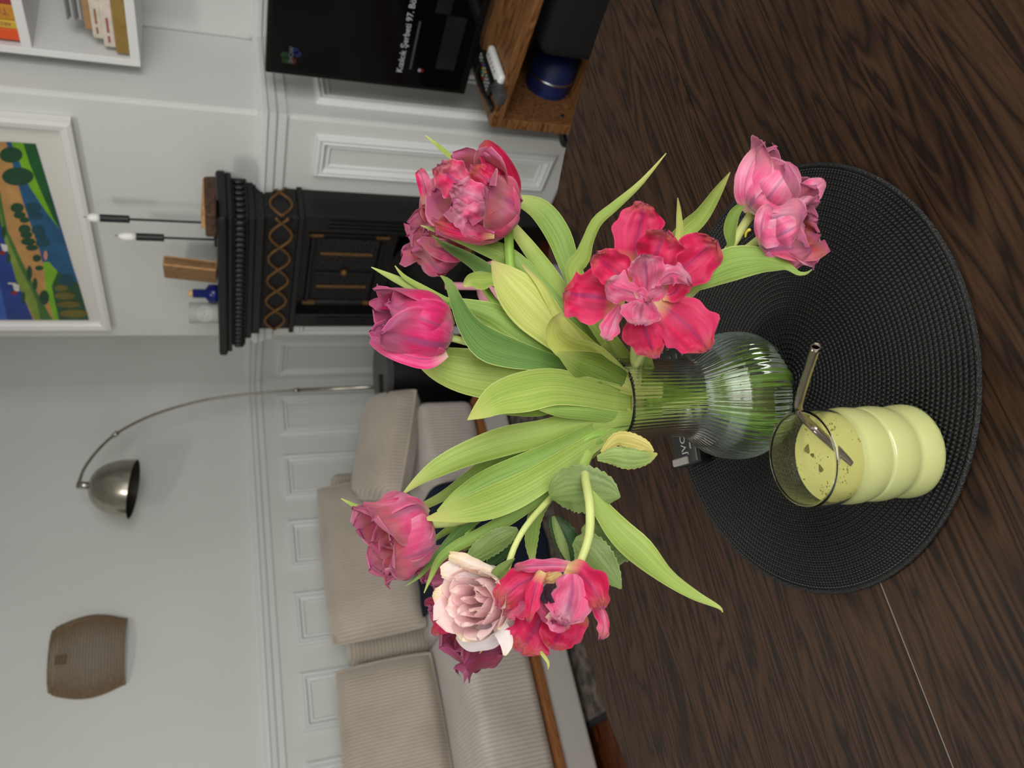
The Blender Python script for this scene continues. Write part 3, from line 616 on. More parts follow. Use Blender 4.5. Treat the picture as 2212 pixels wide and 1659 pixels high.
spx = cr_interp([(c0.x + .10, sy0 + .05, zc - .01), (c0.x + .05, sy0 + .03, zc - .03), (c0.x + .02, sy0 + .015, .16), (c0.x + .05, sy0 + .012, .142), (c0.x + .1, sy0 + .02, .15)], 20)
v, f = tube(spx, .013, 8); obj('carry_loop', v, f, BLK, bag, True)
bb_x = c1.x + .215
t = thing('black_case', 'soft black case with grey tag pushed deep into the stand', 'case', (bb_x, sy0 + .15, .136))
v, f = boxg((bb_x + .04, sy0 + .17, .136 + .105), (.36, .30, .22), None, .05, 4); obj('case_body', v, f, flat('black_cloth', (8, 8, 9), .9), t, True)
pt = aty(1268, 78, sy0 + .045); v, f = boxg((pt.x, sy0 + .046, max(pt.z, .2)), (.035, .004, .05), None, .001, 1); obj('tag', v, f, flat('tag_grey', (150, 146, 140), .6), t)
pt = aty(1202, 78, sy0 + .045); v, f = lathe([(.001, 0), (.006, .002), (.006, .01), (.001, .012)], (pt.x, sy0 + .046, pt.z), 12); obj('zip_pull', v, f, flat('silver', (190, 192, 196), .25, 1), t)
# remotes on top of the stand
def flatbox(name, pa, pb, wd, h, mat, lab, cat, bev, z=ZS, group=None):
    a, b_ = atz(pa[0], pa[1], z + h), atz(pb[0], pb[1], z + h); c = (a + b_) / 2; d = b_ - a; ang = math.atan2(d.y, d.x)
    R_ = Matrix.Rotation(ang, 3, 'Z'); t_ = thing(name, lab, cat, (c.x, c.y, z), group); v_, f_ = boxg((0, 0, h / 2), (V((d.x, d.y)).length, wd, h), R_, bev, 3)
    obj('casing', [p_ + V((c.x, c.y, z)) for p_ in v_], f_, mat, t_, True); return t_, c, R_, V((d.x, d.y)).length
WPL = flat('white_plastic', (226, 226, 226), .35)
t, c, R_, ln = flatbox('remote_control', (1052, 108), (1076, 178), .040, .02, WPL, 'small white remote control lying on the TV stand', 'remote', .008)
for k in range(5):
    v, f = lathe([(.001, 0), (.005, 0), (.005, .001), (.001, .0012)], V((c.x, c.y, ZS + .02)) + R_ @ V((-ln * .35 + k * ln * .13, 0, 0)), 12); obj('button', v, f, flat('btn_grey', (120, 124, 124), .5), t)
t, c, R_, ln = flatbox('remote_control', (1036, 118), (1056, 196), .044, .016, flat('remote_black', (18, 18, 19), .4), 'black remote control with many coloured buttons on the TV stand', 'remote', .004)
cols = [(150, 30, 26), (40, 110, 50), (170, 140, 30), (40, 80, 150), (170, 170, 170)]
for i in range(9):
    for j in range(3):
        cc_ = cols[(i * 2 + j) % 5] if i in (2, 3, 5) else (150, 150, 150)
        v, f = boxg((0, 0, 0), (.006, .007, .003), R_, .0008, 1); off = V((c.x, c.y, ZS + .017)) + R_ @ V((-ln * .42 + i * ln * .1, (j - 1) * .012, 0)); obj('button', [p_ + off for p_ in v], f, flat('btn_%d_%d' % cc_[:2], cc_, .5), t)
flatbox('slim_remote', (1026, 160), (1060, 236), .022, .01, flat('remote_black', (18, 18, 19), .4), 'slim black remote along the edge of the TV stand', 'remote', .003)
flatbox('charger', (1064, 182), (1074, 216), .04, .026, flat('charger_grey', (64, 64, 64), .5), 'dark grey plastic box beside the remotes on the TV stand', 'box', .004)
# ------------------------------------------------------------------ white wall shelf with books
SH = flat('shelf_white', (226, 226, 224), .4)
shx0, shy0 = aty(285, 129, 1.84).x, 1.84; shz0 = aty(300, 100, 1.84).z; sz1 = aty(60, 60, 1.84).z
sf = thing('wall_shelf', 'white box wall shelf with two levels beside chimney breast', 'shelf', (shx0 + .45, YA, shz0))
box('bottom_board', (shx0, shy0, shz0), (shx0 + .9, YA, shz0 + .026), SH, sf, .002)
box('middle_board', (shx0, shy0, sz1), (shx0 + .9, YA, sz1 + .026), SH, sf, .002)
box('side_board', (shx0 - .022, shy0, shz0), (shx0, YA, shz0 + .62), SH, sf, .002); box('side_board', (shx0 + .9, shy0, shz0), (shx0 + .922, YA, shz0 + .62), SH, sf, .002)
box('top_board', (shx0 - .022, shy0, shz0 + .62), (shx0 + .922, YA, shz0 + .646), SH, sf, .002)
PAG = flat('pages', (214, 206, 190), .8)
z = shz0 + .0265
for nm, cv, hgt, off, wdt, lab, tx in ((0, (150, 122, 60), .034, .012, .21, 'olive green hardback at the bottom of the lying stack on the shelf', ''), (1, (222, 208, 196), .03, .02, .2, 'pale pink book second from the bottom of the lying stack', 'print'), (2, (214, 206, 188), .026, .035, .19, 'cream book with red script title in the lying stack', 'print'), (3, (172, 134, 92), .018, .05, .18, 'tan paperback lying on the cream book', '')):
    x0 = shx0 + off; y0b = shy0 + .006 + .012 * nm
    t = thing('book', lab, 'book', (x0 + wdt / 2, y0b + .07, z))
    box('cover', (x0, y0b, z), (x0 + wdt, y0b + .14, z + hgt), flat('cover_%d' % nm, cv, .6, noise_amt=.2, nscale=30), t, .003)
    box('pages', (x0 - .0006, y0b + .006, z + .003), (x0 + .004, y0b + .137, z + hgt - .003), PAG, t)
    if tx: [box('spine_print', (x0 + a_, y0b - .0004, z + hgt * .4), (x0 + b__, y0b + .001, z + hgt * .6), flat('ink_red', (150, 84, 70), .7), t) for a_, b__ in ((.015, .035), (.045, .09))]
    z += hgt + .0004
t = thing('magazine', 'stack of thin grey magazines lying on top of the books', 'magazine', (shx0 + .22, shy0 + .12, z))
for k in range(7): box('issue', (shx0 + .07 + .004 * (k % 3), shy0 + .05, z + k * .0062), (shx0 + .32, shy0 + .18, z + k * .0062 + .0056), flat('mag_%d' % (k % 3), ((120, 118, 116), (170, 168, 164), (90, 92, 96))[k % 3], .5), t)
xb_ = shx0 + .01
for k, (cv, wd, hg, lab, tx) in enumerate((((222, 84, 34), .034, .2, 'orange red book standing at the end of the upper shelf', ''), ((206, 172, 60), .024, .19, 'yellow book standing on the upper shelf', 'ARCADIA'), ((196, 134, 44), .045, .21, 'thick ochre book standing on the upper shelf', 'TOLLE'), ((150, 46, 50), .04, .2, 'dark red book standing beside the ochre book on the upper shelf', 'S'), ((60, 80, 110), .03, .19, 'blue book standing on the upper shelf beyond the red one', ''))):
    t = thing('book', lab, 'book', (xb_ + wd / 2, shy0 + .08, sz1 + .0265))
    box('cover', (xb_, shy0 + .012, sz1 + .0265), (xb_ + wd, shy0 + .15, sz1 + .0265 + hg), flat('cover_u%d' % k, cv, .5), t, .003)
    box('pages', (xb_ + .003, shy0 + .016, sz1 + .0265 + hg - .003), (xb_ + wd - .003, shy0 + .151, sz1 + .027 + hg), PAG, t)
    if tx: textm(tx, wd * .6, V((xb_ + wd * .75, shy0 + .0115, sz1 + .04)), STAND @ Matrix.Rotation(PI / 2, 3, 'Z'), flat('ink_light', (225, 220, 205), .7) if k == 3 else flat('ink_red', (150, 84, 70), .7), t)
    xb_ += wd + .001
#@@FORE
# ------------------------------------------------------------------ dining table
ZT = .75; TC = V((.048, -.042, 0)); TR_ = .632; SEAM = math.atan2(1, .108)
TW = wood('dark_walnut', (27, 17, 11), (47, 31, 20), (60, 41, 27), 'X', 3.0, .5, rot=-SEAM, stretch=10)
tb = thing('dining_table', 'round dark walnut dining table with a seam across the top', 'table', TC)
sd_ = V((math.cos(SEAM), math.sin(SEAM), 0)); sn = V((-sd_.y, sd_.x, 0)); s0 = V((.012, 0, 0)); off = (s0 - TC).dot(sn)
for s in (1, -1):
    lim = math.acos(max(-1, min(1, (off * s + .0006) / TR_))); arc_ = []
    for k in range(81):
        a = -lim + 2 * lim * k / 80; arc_.append((sn * s * math.cos(a) + sd_ * math.sin(a)))
    rings = [(TR_ - .02, -.03), (TR_ - .004, -.03), (TR_, -.024), (TR_, -.006), (TR_ - .004, 0)]
    vs, fs = [], []
    for r, z in rings:
        for d in arc_:
            p = d * r; e = p.dot(sn) * s; mn = off * s + .0006
            if e < mn: p += sn * s * (mn - e)
            vs.append(TC + p + V((0, 0, ZT + z)))
    n = len(arc_)
    for i in range(len(rings) - 1):
        for k in range(n): fs.append([i * n + k, i * n + (k + 1) % n, (i + 1) * n + (k + 1) % n, (i + 1) * n + k])
    fs += [list(range(n))[::-1], list(range((len(rings) - 1) * n, len(rings) * n))]
    obj('tabletop_half', vs, fs, TW, tb)
p0_, p1_ = s0 - sd_ * .60, s0 - sd_ * .12; g = prism([p0_ + sn * .0005 + V((0, 0, ZT - .012)), p0_ - sn * .0005 + V((0, 0, ZT - .012)), p1_ - sn * .0005 + V((0, 0, ZT - .012)), p1_ + sn * .0005 + V((0, 0, ZT - .012))], (0, 0, .0118)); obj('seam_highlight', g[0], g[1], flat('seam', (120, 108, 98), .5), tb)  # pale strip paints the highlight on the near stretch of the seam
v, f = lathe([(.001, .0), (.28, .0), (.28, .03), (.08, .07), (.06, .12), (.055, .6), (.12, .69), (.3, .72), (.001, .72)], TC, 40); obj('pedestal', v, f, TW, tb, True)
# ------------------------------------------------------------------ woven placemat
m, nt, N, L, b = nodes('placemat_weave'); MATS['mat'] = m
tc = N.new('ShaderNodeTexCoord'); sp = N.new('ShaderNodeSeparateXYZ'); L.new(tc.outputs['Object'], sp.inputs[0])
def math_(op, a=None, b_=None, c=None):
    x = N.new('ShaderNodeMath'); x.operation = op
    for i, q in enumerate((a, b_, c)):
        if q is None: continue
        if isinstance(q, (int, float)): x.inputs[i].default_value = q
        else: L.new(q, x.inputs[i])
    return x.outputs[0]
PR = .0044
rr = math_('SQRT', math_('ADD', math_('MULTIPLY', sp.outputs[0], sp.outputs[0]), math_('MULTIPLY', sp.outputs[1], sp.outputs[1])))
ri = math_('DIVIDE', rr, PR); rfl = math_('FLOOR', ri); rf = math_('FRACT', ri)
th_ = math_('ARCTAN2', sp.outputs[1], sp.outputs[0])
ph = math_('MULTIPLY', th_, math_('ROUND', math_('MULTIPLY', rfl, 8.0)))
ph = math_('ADD', ph, math_('MULTIPLY', rfl, 1.57))
an_ = math_('MULTIPLY_ADD', math_('SINE', ph), .5, .5)
rad_ = math_('SINE', math_('MULTIPLY', rf, PI))
hgt = math_('MULTIPLY', rad_, math_('MULTIPLY_ADD', an_, .75, .25))
thread = math_('MULTIPLY', math_('LESS_THAN', rf, .14), math_('GREATER_THAN', math_('SINE', math_('MULTIPLY', ph, 1.0)), -.2))
bp = N.new('ShaderNodeBump'); bp.inputs['Strength'].default_value = 1; bp.inputs['Distance'].default_value = .0017; L.new(hgt, bp.inputs['Height']); L.new(bp.outputs[0], b.inputs['Normal'])
mx = N.new('ShaderNodeMix'); mx.data_type = 'RGBA'; L.new(thread, mx.inputs[0]); mx.inputs[6].default_value = s2l((9, 9, 10)); mx.inputs[7].default_value = s2l((104, 104, 104)); L.new(mx.outputs[2], b.inputs['Base Color'])
b.inputs['Roughness'].default_value = .5; b.inputs['Specular IOR Level'].default_value = .3
prof = [(.0015, .0035)]
for k in range(42):
    for q, h in ((.1, .0031), (.5, .0040), (.9, .0031)): prof.append(((k + q) * PR + .0002, h))
prof += [(.188, .003), (.1895, .0015), (.1885, .0002), (.002, .0002)]
v, f = lathe(prof, (0, 0, ZT), 144)
pm = tag(obj('placemat', v, f, m, None, True, base=(0, 0, ZT)), 'round black woven placemat under the vase and the green drink', 'placemat')
v, f = tube([(.1885 * math.cos(2 * PI * k / 120), .1885 * math.sin(2 * PI * k / 120), ZT + .0026) for k in range(121)], .0022, 8, False); obj('edge_binding', v, f, flat('mat_edge', (22, 23, 24), .4, bump=.5, bscale=600), pm, True)
ZP = ZT + .0045
# ------------------------------------------------------------------ glass vase
VC = V((-.025, 0, ZP)); NR = 64
GL = flat('vase_glass', (250, 252, 251), .0, trans=1, ior=1.38); 
WAT = flat('vase_water', (238, 246, 236), .0, trans=1, ior=1.33)
vp = [(.026, .0), (.036, .003), (.0485, .014), (.0552, .024), (.0578, .036), (.0572, .05), (.0535, .064), (.047, .076), (.0405, .085), (.036, .092), (.0342, .1), (.034, .12), (.0348, .145), (.036, .166)]
vpf = cr_interp(vp, 60)
rib = lambda r, z, a: r + .00055 * math.cos(NR * a) * min(1, z * 60) 
inner = [(max(r - .0022, .001), max(z, .004)) for r, z in vpf[::-1]]
prof = [(.001, .0)] + vpf + [(.0352, .1672), (.0343, .1668)] + inner[1:] + [(.001, .0042)]
t = thing('vase', 'ribbed clear glass vase with round belly holding water and tulips', 'vase', VC)
no_ = len(vpf) + 1
v, f = lathe(prof, VC, NR * 5); nn_ = NR * 5
for i_ in range(1, no_):
    for k_ in range(nn_):
        p_ = v[i_ * nn_ + k_]; d_ = V((p_.x - VC.x, p_.y - VC.y, 0)); r_ = d_.length; p_ += d_ / r_ * .0005 * math.cos(2 * PI * k_ / 5) * min(1, (p_.z - VC.z) * 60)
obj('glass_body', v, f, GL, t, True)
wp = [(r - .0021, z) for r, z in vpf if .0044 < z < .077]
prof = [(.001, .0046), (wp[0][0] * .9, .0046)] + wp + [(wp[-1][0] - .0003, .077), (.001, .0768)]
v, f = lathe(prof, VC, 96); obj('water', v, f, WAT, t, True)
# ------------------------------------------------------------------ rippled drinking glass, drink, ice, straw
GC = V((.083, -.120, ZP))
gt = thing('drinking_glass', 'rippled clear drinking glass filled with pale green matcha drink', 'glass', GC)
def ring(z0, z1, R0, R1, n=9): return [(R1 + (R0 - R1) * math.sin(PI * k / n) ** .85, z0 + (z1 - z0) * k / n) for k in range(n + 1)]
op = [(.001, 0), (.022, 0), (.0285, .003)] + [(.0303 + .0045 * math.sin(PI * (.25 + .75 * k / 10)) ** .8, .003 + .027 * k / 10) for k in range(2, 10)] + ring(.030, .054, .0348, .0331) + ring(.054, .078, .0348, .0331) + [(.0331 + .0016 * math.sin(PI * k / 9) ** .85 + .0002 * k / 9, .078 + .027 * k / 9) for k in range(1, 10)]
ip_ = [(max(r - .0014, .0008), max(z, .003)) for r, z in op[::-1]]
v, f = lathe(op + [(.0326, .1056)] + ip_[:-1] + [(.001, .003)], GC, 72); obj('glass_body', v, f, flat('cup_glass', (246, 248, 244), .0, trans=1, ior=1.45), gt, True)
m, nt, N, L, b = nodes('matcha'); MATS['matcha'] = m
b.inputs['Base Color'].default_value = s2l((230, 232, 166)); b.inputs['Roughness'].default_value = .4; b.inputs['Subsurface Weight'].default_value = .3; b.inputs['Subsurface Radius'].default_value = (.01, .01, .004); b.inputs['Subsurface Scale'].default_value = .4
m2, nt, N, L, b = nodes('matcha_foam')
tc = N.new('ShaderNodeTexCoord'); vo = N.new('ShaderNodeTexVoronoi'); vo.inputs['Scale'].default_value = 420; L.new(tc.outputs['Object'], vo.inputs['Vector'])
n = N.new('ShaderNodeTexNoise'); n.inputs['Scale'].default_value = 90; L.new(tc.outputs['Object'], n.inputs['Vector'])
lt = N.new('ShaderNodeMath'); lt.operation = 'LESS_THAN'; L.new(vo.outputs['Distance'], lt.inputs[0])
mr = N.new('ShaderNodeMapRange'); mr.inputs[1].default_value = .45; mr.inputs[2].default_value = .7; mr.inputs[3].default_value = .05; mr.inputs[4].default_value = .42; L.new(n.outputs['Fac'], mr.inputs[0]); L.new(mr.outputs[0], lt.inputs[1])
mx = N.new('ShaderNodeMix'); mx.data_type = 'RGBA'; L.new(lt.outputs[0], mx.inputs[0]); mx.inputs[6].default_value = s2l((220, 218, 130)); mx.inputs[7].default_value = s2l((150, 146, 62)); L.new(mx.outputs[2], b.inputs['Base Color']); b.inputs['Roughness'].default_value = .5
LV = .0815
lp_ = [(r - .0006, z) for r, z in op if .003 < z < LV]
v, f = lathe([(.001, .0022), (.026, .0022)] + lp_ + [(lp_[-1][0] - .0002, LV)], GC, 72); dk = obj('drink', v, f, MATS['matcha'], gt, True)
v, f = lathe([(lp_[-1][0] - .0002, LV), (.012, LV - .0003), (.0005, LV - .0003)], GC, 72); obj('foam', v, f, m2, dk, True)
ICE = flat('ice', (150, 152, 96), .05, trans=.7, ior=1.31)
for k, (px, py, s, a, tl, il) in enumerate(((1742, 965, .011, .3, .5, 'largest ice cube floating beside the steel straw in the drink'), (1768, 1010, .010, 1.1, .7, 'ice cube floating farthest from the steel straw in the drink'), (1752, 985, .007, 2.0, .6, 'smallest ice chip floating between the two larger ice cubes'))):
    p = atz(px, py, ZP + LV); R_ = Matrix.Rotation(a, 3, 'Z') @ Matrix.Rotation(tl, 3, 'X') @ Matrix.Rotation(.5, 3, 'Y'); v, f = boxg((0, 0, 0), (s, s * .5, s * .9), R_, .0012, 2)
    tag(obj('ice_cube', [q_ + p + V((0, 0, -s * .42)) for q_ in v], f, ICE, None, False, base=(p.x, p.y, p.z - s)), il, 'ice cube', 'ice cubes in the drink')
sp_ = [atd(1763, 748, .492), atd(1741, 818, .518), atd(1729, 858, .533), atd(1726, 880, .542), atd(1737, 902, .548), atd(1760, 926, .553), atz(1800, 962, ZP + LV)]
dv = (sp_[-1] - sp_[-2]).normalized(); endp = sp_[-1] + dv * .02
SS = flat('straw_steel', (150, 140, 130), .18, 1)
pts = cr_interp([tuple(p) for p in sp_ + [endp]], 48)
o_ = tube(pts, .0031, 16, False); i_ = tube(pts, .0026, 16, False); vs, fs = join(o_, (i_[0], [x[::-1] for x in i_[1]]))
nn = len(o_[0]); fs += [[(k + 1) % 16, k, nn + k, nn + (k + 1) % 16] for k in range(16)]
tag(obj('straw', vs, fs, SS, None, True, base=tuple(endp)), 'bent stainless steel drinking straw standing in the green drink', 'straw')
# ------------------------------------------------------------------ remote behind the vase
A, B = atz(1484, 1006, ZP + .018), atz(1440, 742, ZP + .018); c = (A + B) / 2; d = (B - A); ang = math.atan2(d.y, d.x); R_ = Matrix.Rotation(ang, 3, 'Z'); ln = V((d.x, d.y)).length
t = thing('remote_control', 'black television remote lying behind the glass vase', 'remote', (c.x, c.y, ZP))
RB = flat('remote_black', (18, 18, 19), .4)
fwd = R_ @ V((0, 1, 0))
v, f = boxg((0, 0, .009), (ln, .046, .018), R_, .004, 3); obj('casing', [p + V((c.x, c.y, ZP)) for p in v], f, RB, t, True)
def onrem(x, y): return V((c.x, c.y, ZP + .0181)) + R_ @ V((x, y, 0))
textm('JVC', .013, onrem(-ln / 2 + .012, -.004), R_, flat('logo_grey', (170, 172, 170), .5), t)
v, f = boxg((0, 0, 0), (.009, .0016, .0003), R_); obj('small_print', [p + onrem(-ln / 2 + .021, -.012) for p in v], f, flat('logo_grey', (170, 172, 170), .5), t)
v, f = boxg((0, 0, 0), (.008, .03, .003), R_, .001, 1); obj('end_cap', [p + onrem(-ln / 2 + .006, .010) for p in v], f, flat('rem_silver', (150, 146, 140), .4), t)
for i in range(9):
    for j in range(3):
        v, f = boxg((0, 0, 0), (.008, .007, .003), R_, .0015, 2); off_ = onrem(-ln / 2 + .05 + i * .0135, (j - 1) * .012); obj('button', [p + off_ for p in v], f, flat('rem_button', (30, 30, 32), .4), t)
# ------------------------------------------------------------------ tumbler with pink lid
kc = V((-.312, .372, ZT)); kh = aty(1066, 632, kc.y).z - ZT
t = thing('lidded_tumbler', 'clear plastic tumbler with pink lid and pink straw behind the tulips', 'tumbler', kc)
PK = flat('pink_plastic', (206, 140, 152), .3, trans=.25); 
v, f = lathe([(.001, 0), (.031, 0), (.033, .003), (.039, kh - .012), (.0375, kh - .012), (.0315, .006), (.001, .005)], kc, 40, lambda r, z, a: r + .0006 * math.cos(24 * a)); obj('cup', v, f, flat('cup_plastic', (225, 225, 228), .08, trans=.85, ior=1.3), t, True)
v, f = lathe([(.0385, kh - .014), (.042, kh - .013), (.042, kh - .004), (.039, kh), (.034, kh + .014), (.02, kh + .022), (.001, kh + .023)], kc, 40); obj('lid', v, f, PK, t, True)
zt3 = aty(955, 640, kc.y).z
v, f = tube([kc + V((0, 0, .01)), kc + V((0, 0, kh)), V((kc.x, kc.y, zt3))], .0052, 14); obj('straw', v, f, PK, t, True)
# ------------------------------------------------------------------ bouquet helpers
def ribbon(st, cup=0., n=30, m=9, ruf=0., rfreq=3, seed=0, rag=0, wob=0., cri=0., edge=0.):
    """st: (x, y, half width px, depth[, tilt]) stations; cup bends the rims away (+) or towards (-) the viewer"""
    st = [tuple(s) + (0,) * (5 - len(s)) for s in st]; pts = cr_interp(st, n); vs, fs, uv = [], [], []
    for i, (x, y, hw, d, tl) in enumerate(pts):
        a, b_ = pts[max(i - 1, 0)], pts[min(i + 1, n - 1)]; tx_, ty_ = b_[0] - a[0], b_[1] - a[1]; l = math.hypot(tx_, ty_) or 1; nx, ny = -ty_ / l, tx_ / l
        hw = max(hw, .35); t_ = i / (n - 1)
        if rag: hw *= 1 + rag * ((i % 3) - 1) * .5
        hm = hw * d / F
        for j in range(m):
            s = -1 + 2 * j / (m - 1)
            dd = d + cup * hm * s * s + tl * hm * s + ruf * hm * abs(s) ** 1.5 * math.sin(rfreq * 2 * PI * t_ + seed + (1.7 if s > 0 else 0)) + wob * hm * noise.noise(V((s * 1.5 + seed, t_ * 3.5, seed * 1.3))) + cri * hm * t_ ** 3 * noise.noise(V((s * 5 + seed, t_ * 11, seed)))
            e = hw * s * (1 + .06 * ruf * math.sin(rfreq * 4 * t_ + seed * 2 + s)) * (1 + edge * noise.noise(V((t_ * 6 + seed * 3.1, 4. if s > 0 else -4., seed))) * abs(s))
            k_ = edge * 1.6 * max(hw, 12) * t_ ** 3 * noise.noise(V((s * 2.6 + seed * 2.3, seed, 7.)))
            vs.append(atd(x + nx * e + (tx_ / l * k_ if edge else 0), y + ny * e + (ty_ / l * k_ if edge else 0), dd)); uv.append((j / (m - 1), t_))
    for i in range(n - 1):
        for j in range(m - 1): fs.append([i * m + j, i * m + j + 1, (i + 1) * m + j + 1, (i + 1) * m + j])
    return vs, fs, uv
def put(name, g, mat, parent): return obj(name, g[0], g[1], mat, parent, True, uvs=g[2])
def D(st, d0, d1, k=1.0):
    """add depths running d0 -> d1 along (x, y, hw[, tilt])"""
    n = len(st) - 1; return [(s[0], s[1], s[2], d0 + (d1 - d0) * (i / n) ** k, s[3] if len(s) > 3 else 0) for i, s in enumerate(st)]
def pstem(name, st, mat, parent, n=24):
    pts = cr_interp([tuple(s) for s in st], n); v, f = tube([atd(x, y, d) for x, y, h, d in pts], [h * d / F for x, y, h, d in pts], 10)
    return obj(name, v, f, mat, parent, True)
LG_ = leafmat('leaf_light', (172, 192, 98), (144, 172, 76), tip=(206, 208, 124), dense=40)
LM = leafmat('leaf_mid', (154, 182, 92), (122, 156, 68), tip=(190, 204, 116), dense=40)
LD = leafmat('leaf_dark', (112, 148, 76), (86, 124, 56), tip=(160, 184, 104), dense=40)
LY = leafmat('leaf_yellow', (206, 212, 120), (186, 196, 98), tip=(190, 176, 116), dense=40)
LO = leafmat('leaf_olive', (134, 160, 72), (106, 134, 54), tip=(176, 186, 106), dense=40)
RL = leafmat('rose_leaf', (122, 142, 78), (98, 120, 58), edge=(134, 150, 90), dense=9, transl=.2)
RLD = leafmat('rose_leaf_dark', (44, 80, 28), (30, 60, 18), edge=(60, 90, 40), dense=9, transl=.15)
STM = leafmat('tulip_stem', (150, 184, 84), (124, 162, 66), dense=6, transl=.15); STB = leafmat('rose_stem', (130, 170, 44), (110, 150, 36), dense=6, transl=.1)
STG = leafmat('stem_under_water', (140, 172, 64), (112, 148, 48), dense=6, transl=.2)
NC = V((VC.x, VC.y, ZP + .166))
def vase_stem(parent, start, mat=STM, r=.0036, arch=.03, k=0, name='stem'):
    """from the flower base over the rim down to the vase floor"""
    h = V((start.x - NC.x, start.y - NC.y, 0)); h = h.normalized() if h.length > 1e-4 else V((1, 0, 0))
    sd = V((-h.y, h.x, 0)) * (.008 * math.sin(k * 2.4))
    e = NC + h * .024 + sd; up = V((0, 0, arch)); mid = start.lerp(e, .5) + up * 1.2
    low = NC + sd * .6 - h * .004 + V((0, 0, -.075)); bot = VC + V((0, 0, .012)) - h * .03 - sd * 2
    if arch > .02: pts = [start, mid, e + up * .7 + h * .012, e + V((0, 0, -.006)), low, bot]
    else: pts = [start, mid, e, low, bot]
    pts = cr_interp([tuple(p) for p in pts], 40); v, f = tube(pts, r, 10); uv = [((i % 10) / 9, i // 10 / 40) for i in range(len(v))]
    return obj(name, v, f, mat, parent, True, uvs=uv)
def cupflower(parent, b0, b1, R, mats, opn=.8, layers=((3, 1, 1, 0), (3, .93, 1.0, 1.05), (4, .66, .86, .5), (3, .4, .75, 0)), ruf=.1, seed=0, amax=.86, curl=0., belly=.5, vary=.12):
    """double tulip cup. layers: (count, radius scale, length scale, phase)"""
    A = (b1 - b0); Ln = A.length; A = A.normalized(); e1 = A.cross(V((0, 0, 1))); e1 = e1.normalized() if e1.length > .01 else A.orthogonal().normalized(); e2 = A.cross(e1)
    rnd = random.Random(seed)
    for li, (cnt, rs, ls, ph0) in enumerate(layers):
        for k in range(cnt):
            ph = ph0 + 2 * PI * k / cnt + seed + rnd.uniform(-.1, .1); L_ = Ln * ls * (1 + rnd.uniform(-vary, vary * .6)); R_ = R * rs; o_ = opn * (1 + rnd.uniform(-.2, .25)); sd = rnd.uniform(0, 9)
            n, m = 24, 15; vs, fs, uv = [], [], []; am = amax * (1 if li < 2 else 1.1); cl = curl * rnd.uniform(.3, 1.4)
            for i in range(n):
                t_ = i / (n - 1)
                if t_ < belly: r = R_ * (.14 + .86 * math.sin(PI / 2 * t_ / belly) ** .75)
                else: u = (t_ - belly) / (1 - belly); r = R_ * (1 + (o_ - 1) * (u * u * (3 - 2 * u))) + R_ * cl * u ** 4
                z = L_ * (t_ ** 1.12) - cl * L_ * .12 * max(0, t_ - .8) * 5
                wv = min(1, (t_ + .03) / .36) ** .55 * max(0, 1 - max(0, (t_ - .5) / .5) ** 2.6) ** .5
                for j in range(m):
                    s = -1 + 2 * j / (m - 1); a = ph + s * am * max(wv, .05)
                    q = r * (1 + .05 * s * s * (1 if li % 2 else -.6)) + R * ruf * (abs(s) ** 1.5 * math.sin(9 * t_ + 2.2 * s + sd) * t_ + .9 * t_ * t_ * noise.noise(V((s * 2.2 + sd, t_ * 4, sd))))
                    q -= R * .10 * math.exp(-(s / .14) ** 2) * (t_ > .5) * (t_ - .5) * 2       # crease down the middle
                    zz = z - L_ * .10 * ruf * 6 * t_ ** 3 * noise.noise(V((s * 3, sd, 2.)))
                    vs.append(b0 + A * zz + (e1 * math.cos(a) + e2 * math.sin(a)) * max(q, .0008)); uv.append((j / (m - 1), t_))
            for i in range(n - 1):
                for j in range(m - 1): fs.append([i * m + j, i * m + j + 1, (i + 1) * m + j + 1, (i + 1) * m + j])
            obj('petal', vs, fs, mats[min(li, len(mats) - 1)], parent, True, uvs=uv)
def tulip(label, base): return thing('tulip', label, 'flower', base)
P_MAG = petalmat('petal_magenta', (218, 40, 108), (232, 104, 154), (146, 70, 116), (150, 86, 110), (216, 190, 170))
P_MAGI = petalmat('petal_magenta_in', (176, 30, 76), (190, 110, 140), (120, 50, 90), (150, 100, 110))
P_CRI = petalmat('petal_crimson', (204, 18, 76), (220, 66, 112), (134, 40, 96), (150, 84, 56), (216, 196, 130))
P_CRIP = petalmat('petal_crimson_pale', (222, 84, 128), (216, 146, 172), (160, 70, 120), (186, 130, 140))
P_ROS = petalmat('petal_rosy', (218, 46, 100), (216, 134, 158), (146, 74, 120), (166, 100, 92), (220, 190, 160))
P_LT = petalmat('petal_light_pink', (236, 104, 150), (234, 172, 190), (150, 92, 134), (190, 120, 130), (226, 206, 176))
P_LTI = petalmat('petal_light_in', (196, 44, 72), (216, 120, 140), (140, 60, 100), (150, 90, 60))
P_MV = petalmat('petal_mauve', (212, 76, 122), (220, 140, 166), (134, 74, 114), (160, 96, 86), (210, 190, 160))
P_DK = petalmat('petal_dark', (164, 36, 74), (180, 80, 112), (100, 46, 86), (110, 40, 50))
RP = petalmat('petal_rose', (248, 214, 218), (248, 228, 228), (248, 212, 216), (248, 222, 214), transl=.5, tipk=.2, tip2=(246, 222, 210), streak=.1)
RW = petalmat('petal_rose_white', (236, 224, 222), (238, 230, 228), (236, 222, 220), (234, 222, 196), transl=.3, tipk=.4, tip2=(234, 216, 180), streak=.2)
RC = petalmat('petal_rose_cream', (240, 224, 208), (238, 214, 176), (240, 226, 210), (232, 212, 170), transl=.2, tip2=(220, 196, 150), streak=.25)
